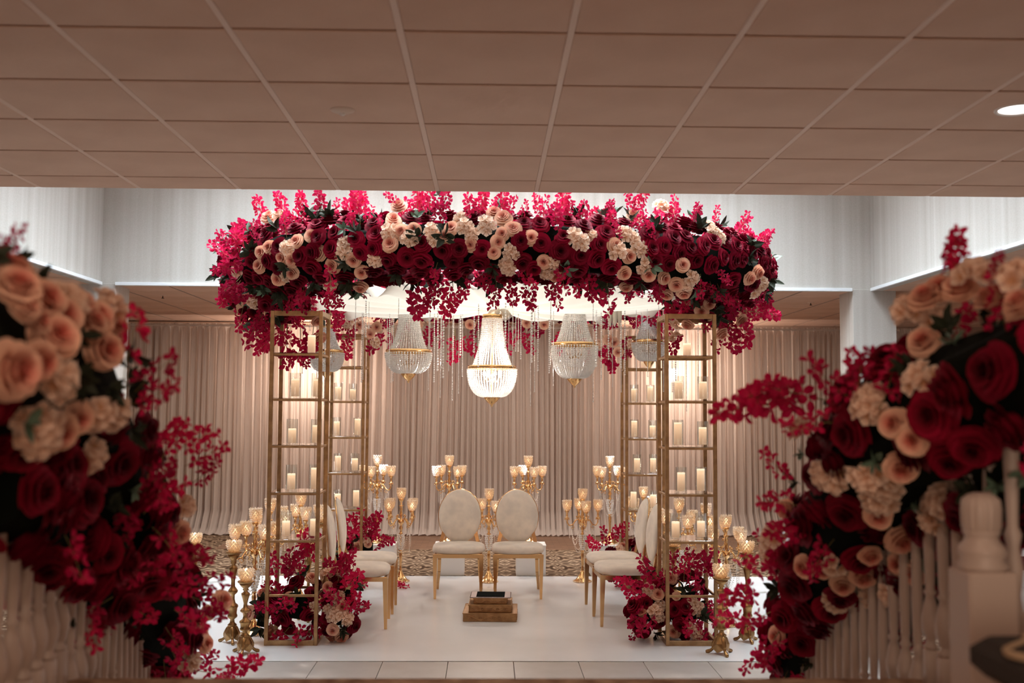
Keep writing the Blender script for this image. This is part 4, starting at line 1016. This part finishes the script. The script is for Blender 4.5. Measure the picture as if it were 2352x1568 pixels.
arrangement('floor_arrangement', (-1.35, 7.9, .004), 'rose and bougainvillea arrangement round the base of the front left tower',
    [[((-1.38, 7.90, .16), .17), ((-1.36, 7.92, .32), .15)], [((-1.08, 7.85, .14), .13), ((-1.08, 7.95, .34), .13)], [((-1.60, 7.82, .28), .07), ((-1.64, 7.80, .12), .05)]],
    cx_([(610,1070),(720,1005),(930,815),(1090,900),(470,965),(345,1145),(520,1310),(1135,1300),(1125,1410),(1215,1400),(1150,760),(1220,1090)], 490, 1130, 4.127),
    cx_([(955,1095),(1105,1115),(1150,1170),(1070,780),(1180,1010),(1260,1190)], 490, 1130, 4.127),
    [(640,1340,-.3,1,.22),(660,1340,.1,1,.24),(700,1310,.1,1,.28),(705,1300,0,1,.22),(775,1340,.1,1,.2),(785,1370,.3,.6,.22),(790,1330,.1,1,.18),(655,1410,-.3,.2,.2),(690,1330,-.2,1,.2),(780,1400,.4,.2,.16)],
    .085, 31, (7.5, 8.4), pb=.2)
arrangement('floor_arrangement.001', (1.40, 7.9, .004), 'bougainvillea and rose arrangement round the base of the front right tower',
    [[((1.50, 7.92, .15), .17), ((1.48, 7.95, .34), .15)], [((1.20, 7.90, .14), .13), ((1.22, 7.95, .36), .12)], [((1.12, 7.88, .18), .09), ((1.16, 7.9, .3), .08)]],
    cx_([(200,1285,1.15),(180,800),(40,940),(215,960,.7)], 1500, 1130, 4.02)+[(1475, 1405, .8)],
    cx_([(355,1250),(400,1310),(410,1080),(375,1040),(50,1050),(40,1140),(20,1100),(-40,900)], 1500, 1130, 4.02),
    [(1570,1340,0,1,.22),(1585,1330,.1,1,.2),(1615,1340,.1,1,.22),(1630,1330,.2,1,.2),(1500,1360,-.3,.8,.24),(1480,1380,-.5,.5,.22),(1500,1400,-.6,-.2,.2),(1520,1370,0,1,.2),(1580,1400,0,-1,.16),(1600,1410,.1,-1,.16),(1545,1330,-.1,1,.2)],
    .085, 32, (7.5, 8.4), pb=.3)
arrangement('floor_arrangement.002', (-1.3, 10.2, .004), 'flower arrangement at the foot of the back left tower, behind the side chairs',
    [[((-1.37, 10.20, .14), .15), ((-1.33, 10.2, .34), .13)], [((-1.15, 10.15, .28), .09), ((-1.16, 10.18, .42), .09)]],
    [(822, 1255, .9), (845, 1250, .8), (793, 1333, .9)], [(838, 1240)],
    [(812,1245,-.2,1,.24),(825,1240,0,1,.26),(842,1235,.2,1,.24),(835,1250,0,1,.2),(808,1260,-.3,1,.2),(850,1250,.4,.8,.2),(880,1342,1,.0,.18)], .09, 33, (9.9, 10.6), pb=.45)
arrangement('floor_arrangement.003', (1.4, 10.2, .004), 'flower arrangement at the foot of the back right tower, behind the side chairs',
    [[((1.49, 10.20, .14), .15), ((1.46, 10.2, .34), .13)], [((1.24, 10.12, .30), .10), ((1.20, 10.12, .16), .09)]],
    [(1500, 1290, .9), (1430, 1255, .8)], [(1424, 1262), (1508, 1290), (1505, 1300)],
    [(1400,1262,-.4,1,.2),(1385,1268,-.7,.6,.2),(1410,1255,0,1,.2),(1425,1250,.1,1,.2)], .09, 34, (9.9, 10.6), pb=.3)
# fallen bougainvillea on the dance floor
for x, y, lb in ((895, 1340, 'fallen bougainvillea sprig on the white floor by the near left chair legs'), (903, 1346, 'fallen bougainvillea sprig left of the floor candelabra foot')):
    Y = HC*F/(y-940); p = at(x, y, Y); o = put('fallen_sprig', spr_me[0], None, (p.x, p.y, .03), (R(92), 0, R(30 if x < 900 else 80)), .14); tag(o, lb, 'flower sprig')

# ================================================================== FOREGROUND: LANDING, STAIR RAILS, GARLANDS
LZ = .93
ld = struct(MB().bbox(-3.0, -3.5, .0, 3.0, 3.07, LZ-.02, .006).build('stair_landing', 'landing'))
MB().bbox(-1.35, 2.98, LZ-.05, 1.4, 3.10, LZ-.001, .02).build('nosing', 'landing', ld)
for k in range(4):
    z = LZ-.186*(k+1); MB().bbox(-1.3-.05*k, 3.07+.28*k, 0, 1.3+.03*k, 3.07+.28*(k+1), z, .01).build('step', 'landing', ld)
def rail_pts(side):
    if side < 0: return [(-1.02, 1.75, 1.88), (-1.08, 2.2, 1.78), (-1.18, 3.0, 1.50), (-1.25, 3.6, 1.22), (-1.34, 4.2, .95), (-1.42, 4.65, .78)]
    return [(1.24, 2.10, 1.95), (1.25, 2.6, 1.76), (1.26, 3.3, 1.42), (1.28, 4.0, 1.06), (1.34, 4.65, .78)]
def interp(P, y):
    for a, b in zip(P, P[1:]):
        if a[1] <= y <= b[1]: u = (y-a[1])/(b[1]-a[1]); return a[0]+(b[0]-a[0])*u, a[2]+(b[2]-a[2])*u
    return P[-1][0], P[-1][2]
def baluster_me(h):
    s = MB(); w = .018
    s.bbox(-w, -w, 0, w, w, .10, .002)
    s.lathe([(.017, .10), (.021, .11), (.012, .12), (.016, .13), (.025, .16), (.027, .185), (.018, .225), (.012, .25), (.019, .26), (.012, .27), (.014, .29), (.0165, .40), (.0145, h-.14), (.012, h-.12), (.018, h-.11), (.012, h-.10)], 12)
    s.bbox(-w, -w, h-.10, w, w, h, .002); return s.mesh('baluster', 'white_wood', True)
def balustrade(side, label, y0, y1, step):
    P = rail_pts(side); ox, oz = interp(P, y1); t = thing('stair_balustrade', (ox, y1, 0), label, 'balustrade'); O = Vector((ox, y1, 0))
    m = MB(); m.tube([Vector(p)-Vector((0, 0, .05))-O for p in P], .028, 10); m.build('handrail', 'white_wood', t, True)
    cache = {}; y = y0
    while y < y1-.05:
        x, zr = interp(P, y); zb = LZ if y < 3.07 else max(0.0, LZ-.186*(int((y-3.07)/.28)+1))
        h = round(zr-.07-zb, 2)
        if h not in cache: cache[h] = baluster_me(h)
        put('baluster', cache[h], t, (x-O.x, y-O.y, zb)); y += step
    # foot newel
    x, z = interp(P, y1); nw = MB().bbox(-.05, -.05, 0, .05, .05, .42, .004); nw.lathe([(.040, .42), (.048, .44), (.034, .46), (.040, .52), (.030, .60), (.046, .64), (.046, .66), (.02, .69), (.038, .73), (.001, .77)], 20)
    nw.build('newel', 'white_wood', t); return t
balustrade(-1, 'white turned balustrade of the left stair under the flowers', 1.82, 4.65, .105)
balustrade(1, 'white turned balustrade of the right stair under the flowers', 2.62, 4.65, .095)
# large fluted newel at the right, with one more baluster behind it
p = at(2256, 1300, 2.40)
nt = thing('stair_newel', (p.x, 2.40, LZ), 'thick fluted white newel post at the right edge below the flowers', 'newel post')
m = MB().bbox(-.056, -.056, 0, .056, .056, 1.7-(1300-940)/1008-LZ, .005)
zt = 1.7-(1300-940)/1008-LZ; m.build('block', 'white_wood', nt)
MB().lathe([(.052, 0), (.056, .010), (.046, .024), (.053, .038), (.050, .052), (.038, .066), (.036, .076), (.042, .084), (.040, .088)], 24, z0=zt).build('turning', 'white_wood', nt, True)
fm = MB(); v = []; f = []; n = 64
for r, z in ((.040, 0), (.044, .008), (.045, .050), (.042, .070), (.028, .082), (.012, .086)):
    for k in range(n):
        a = 2*PI*k/n; rr = r*(1-.09*(.5+.5*math.cos(16*a))); v.append((rr*math.cos(a), rr*math.sin(a), zt+.088+z))
for i in range(5):
    for k in range(n): f.append((i*n+k, i*n+(k+1) % n, (i+1)*n+(k+1) % n, (i+1)*n+k))
f.append(tuple(5*n+k for k in range(n))); fm.add(v, f).build('fluted_cap', 'white_wood', nt, True)
p = at(2328, 1300, 2.5); o = put('stair_spindle', None, None, (p.x, 2.5, LZ)); tag(o, 'slim turned white spindle at the far right edge beside the fluted newel', 'spindle')
MB().lathe([(.020, 0), (.020, .30), (.014, .34), (.018, .36), (.022, .40), (.014, .45), (.020, .48), (.013, .50), (.016, .60), (.020, .70), (.018, .95)], 16).build('shaft', 'white_wood', o, True)
MB().bbox(-.022, -.022, 0, .022, .022, .30, .003).build('block', 'white_wood', o)
# carpeted upper step at the lower right corner
q2 = at(2244, 1462, 2.0)
us = struct(MB().bbox(q2.x+.02, 1.5, LZ, q2.x+.8, 1.98, q2.z-.03, .004).build('upper_step', 'pelmet'))
cs = MB().bbox(q2.x-.01, 1.5, q2.z-.07, q2.x+.8, 2.03, q2.z, .02).build('stair_runner', pm('runner_dark', (.030, .022, .018), .95), us)
m = MB()
for cx, cz, r, s0 in ((.075, -.03, .030, 1), (.12, -.055, .022, -1)):
    m.tube([(q2.x+cx+r*(1-j/20)*math.cos(s0*j*.5), 1.50-.004+0*j, q2.z+cz+r*(1-j/20)*math.sin(s0*j*.5)) for j in range(16)], [.004]*15+[.001], 5)
for k in range(3): m.tube([(q2.x+.04+.09*k+.05*math.cos(a*.4), 2.0-.03*a*.6-.02*k, q2.z+.001) for a in range(12)], [.007]*12, 5)
m.build('runner_scroll', pm('runner_cream', (.42, .30, .19), .95), us)

# garlands
LN = [((-1.0, 1.80, 1.82), .18), ((-1.08, 2.2, 1.79), .22), ((-1.10, 2.6, 1.78), .21), ((-1.18, 3.0, 1.63), .21), ((-1.25, 3.6, 1.27), .22), ((-1.34, 4.2, .94), .20), ((-1.42, 4.65, .64), .17), ((-1.42, 4.75, .40), .12)]
lp_ = cx_([(110,470),(60,360),(265,550),(150,600,.7),(235,680,.7),(400,650),(350,790),(510,590),(620,670),(730,720),(670,870),(60,1000,1.15),(245,940,.8),(380,1390,.9),(500,1310,.8),(580,690,.9)], 0, 500, 2.85)+cx_([(1030,690,.95),(1290,1090),(1160,1270,.9),(1190,1340,.9),(1210,1160,.7)], 0, 950, 2.538)
lb_ = cx_([(350,1040),(230,1340),(620,1270),(720,1260),(240,1430),(700,600),(430,560)], 0, 500, 2.85)+cx_([(1060,540),(200,80),(1100,1440),(500,240)], 0, 950, 2.538)
ls_ = [(22,600,.2,1,.075),(5,620,.1,1,.06),(310,900,.3,.3,.14),(285,870,.1,1,.16),(300,930,.6,.2,.12),(400,1040,.5,.4,.14),(425,1070,.6,.3,.14),(440,1110,.5,.3,.12),(370,1060,.3,.8,.14),(330,1130,.2,.2,.14),(350,1210,.3,-.2,.16),(330,1180,.2,.2,.14),(380,1290,.3,0,.16),(420,1340,.7,0,.16),(440,1370,.7,-.2,.14),(350,1330,.1,.3,.16),(360,1190,.2,.3,.14),(300,1240,0,.2,.14),(330,1300,0,0,.14),(400,1280,.3,.1,.14),(290,1420,-.1,0,.14),(380,1440,.2,-.2,.14),(340,1100,.1,.4,.13),(370,1360,.2,.1,.14),(300,1360,-.1,.1,.13),(400,1400,.5,-.3,.14),(500,1535,.8,.1,.16),(480,1555,.9,-.2,.12),(450,1540,.6,0,.14),(300,1530,0,-.5,.12),(390,1480,.2,-.4,.14),(260,1370,-.3,-.2,.12)]
arrangement('stair_garland', (-1.42, 4.6, 0), 'blurred garland of blush and burgundy roses on the left stair rail, nearest the camera', [LN, [((-1.15, 2.4, 1.57), .19), ((-1.20, 2.8, 1.44), .19), ((-1.28, 3.3, 1.21), .17), ((-1.38, 3.8, .98), .14), ((-1.44, 4.1, .84), .11)]], lp_, lb_, ls_, .095, 41, (1.55, 5.1), zred=1.72, rs=(.10, .13), psize=(.082, .098), pb=.05, sz=(.12, .17), cat='garland', floor=False, shrink=.80)
RN = [((1.30, 2.30, 1.80), .18), ((1.27, 2.7, 1.72), .22), ((1.22, 3.0, 1.66), .23), ((1.22, 3.4, 1.44), .22), ((1.27, 3.8, 1.18), .20), ((1.32, 4.2, .95), .18), ((1.34, 4.5, .72), .17), ((1.40, 4.75, .45), .09)]
rp_ = cx_([(1480,440),(1620,440),(1380,490),(1830,500),(2040,540),(1370,790),(1170,1340,.9),(1300,1450)], 1660, 520, 2.958)+cx_([(1135,200,1),(985,500,1),(1130,650,1.2),(410,470,.95),(525,830),(890,880,1.05),(760,940,.9),(930,750,.9),(1120,810,.9),(1200,870,.9),(640,860,.7),(350,1270,.95)], 1660, 1000, 2.76)
rb_ = cx_([(1010,1230),(1265,570),(1715,340),(1350,1040),(550,1400),(2020,370),(1460,670),(1290,600),(1010,1170)], 1660, 520, 2.958)+cx_([(660,250),(1040,330),(1395,410),(1345,520),(310,740),(330,650),(930,250),(1000,380),(1100,1000),(950,1000),(700,810),(720,1050),(720,260)], 1660, 1000, 2.76)
rs_ = [(2195,650,.0,1,.12),(2180,650,.0,1,.09),(2190,640,.1,1,.11),(2280,650,.1,1,.07),(1990,890,.0,1,.10),(1970,890,-.2,1,.10),(1960,920,-.6,.4,.16),(1900,920,-.9,.2,.2),(1850,925,-1,.1,.2),(1800,925,-1,0,.2),(1770,930,-1,0,.18),(1920,970,-.4,0,.16),(1960,960,0,.2,.16),(2020,940,.1,.3,.15),(1820,1110,-.4,.4,.14),(1830,1160,-.3,.1,.14),(1850,1240,-.3,.2,.14),(1780,1310,-.5,.1,.16),(1760,1360,-.6,0,.16),(1740,1420,-1,0,.18),(1780,1400,-.5,-.2,.16),(1790,1450,-.3,-.3,.16),(1800,1340,-.2,.3,.15),(1760,1480,-.4,-.4,.14),(1810,1540,-.4,-.6,.12),(2030,1455,.7,-.3,.14),(2010,1440,.8,-.1,.14),(1790,1300,-.3,.5,.14)]
arrangement('stair_garland.001', (1.36, 4.6, 0), 'blurred garland of burgundy roses, blush roses and bougainvillea on the right stair rail', [RN, [((1.32, 2.6, 1.56), .12), ((1.37, 2.95, 1.44), .14), ((1.39, 3.3, 1.24), .14), ((1.42, 3.7, 1.00), .12)]], rp_, rb_, rs_, .095, 42, (2.0, 5.1), zred=1.88, rs=(.10, .13), psize=(.080, .092), pb=.05, sz=(.12, .17), cat='garland', floor=False, shrink=.78)

# ================================================================== BANQUET CHAIRS AND TABLE AT THE RIGHT
def covered_chair(loc, label, rz):
    t = thing('covered_banquet_chair', loc, label, 'chair', 'white covered banquet chairs', rz)
    loft([superell(.24, .24, 0, 28, .7), superell(.22, .22, .30, 28, .7), superell(.215, .215, .44, 28, .6), superell(.19, .19, .465, 28, .6)]).build('seat_cover', 'cover', t, True)
    rings = []
    for z, a, b in ((.44, .20, .035), (.60, .205, .035), (.80, .195, .032), (.90, .16, .028), (.945, .09, .02), (.95, .02, .01)): rings.append(superell(a, b, z, 28, .6, 0, .20+.06*(z-.44)))
    loft(rings).build('back_cover', 'cover', t, True)
    loft([superell(.212, .045, .56, 28, .6, 0, .208), superell(.212, .045, .66, 28, .6, 0, .213)], False).build('sash', 'wine', t, True)
    return t
p = at(2300, 1300, 7.9)
cc0 = covered_chair((p.x, 7.9, 0), 'white covered banquet chair with a wine sash seen between the right spindles', R(160))
p2 = at(2245, 1300, 8.6); again(cc0, (p2.x, 8.6, 0), 'white covered banquet chair just left of and behind the other, beside the newel', R(200))
p3 = at(1842, 1215, 10.75); again(cc0, (p3.x, 10.75, 0), 'white covered chair by the curtain, mostly hidden behind the right stair flowers', R(-90))
t = thing('banquet_table', (p.x+.5, 9.95, 0), 'round table under a dark cloth behind the covered chairs at the right edge', 'table')
MB().lathe([(.85, .73), (.85, .75), (.001, .752)], 40, cap=False).build('tabletop', 'darkcloth', t)
v = []; f = []; n = 80
for z, r in ((.75, .85), (.72, .86), (.4, .88), (.01, .92)):
    for k in range(n): a = 2*PI*k/n; rr = r+(.03*math.sin(14*a))*(1-z/.75); v.append((rr*math.cos(a), rr*math.sin(a), z))
for i in range(3):
    for k in range(n): f.append((i*n+k, i*n+(k+1) % n, (i+1)*n+(k+1) % n, (i+1)*n+k))
MB().add(v, f).build('tablecloth_skirt', 'darkcloth', t, True)
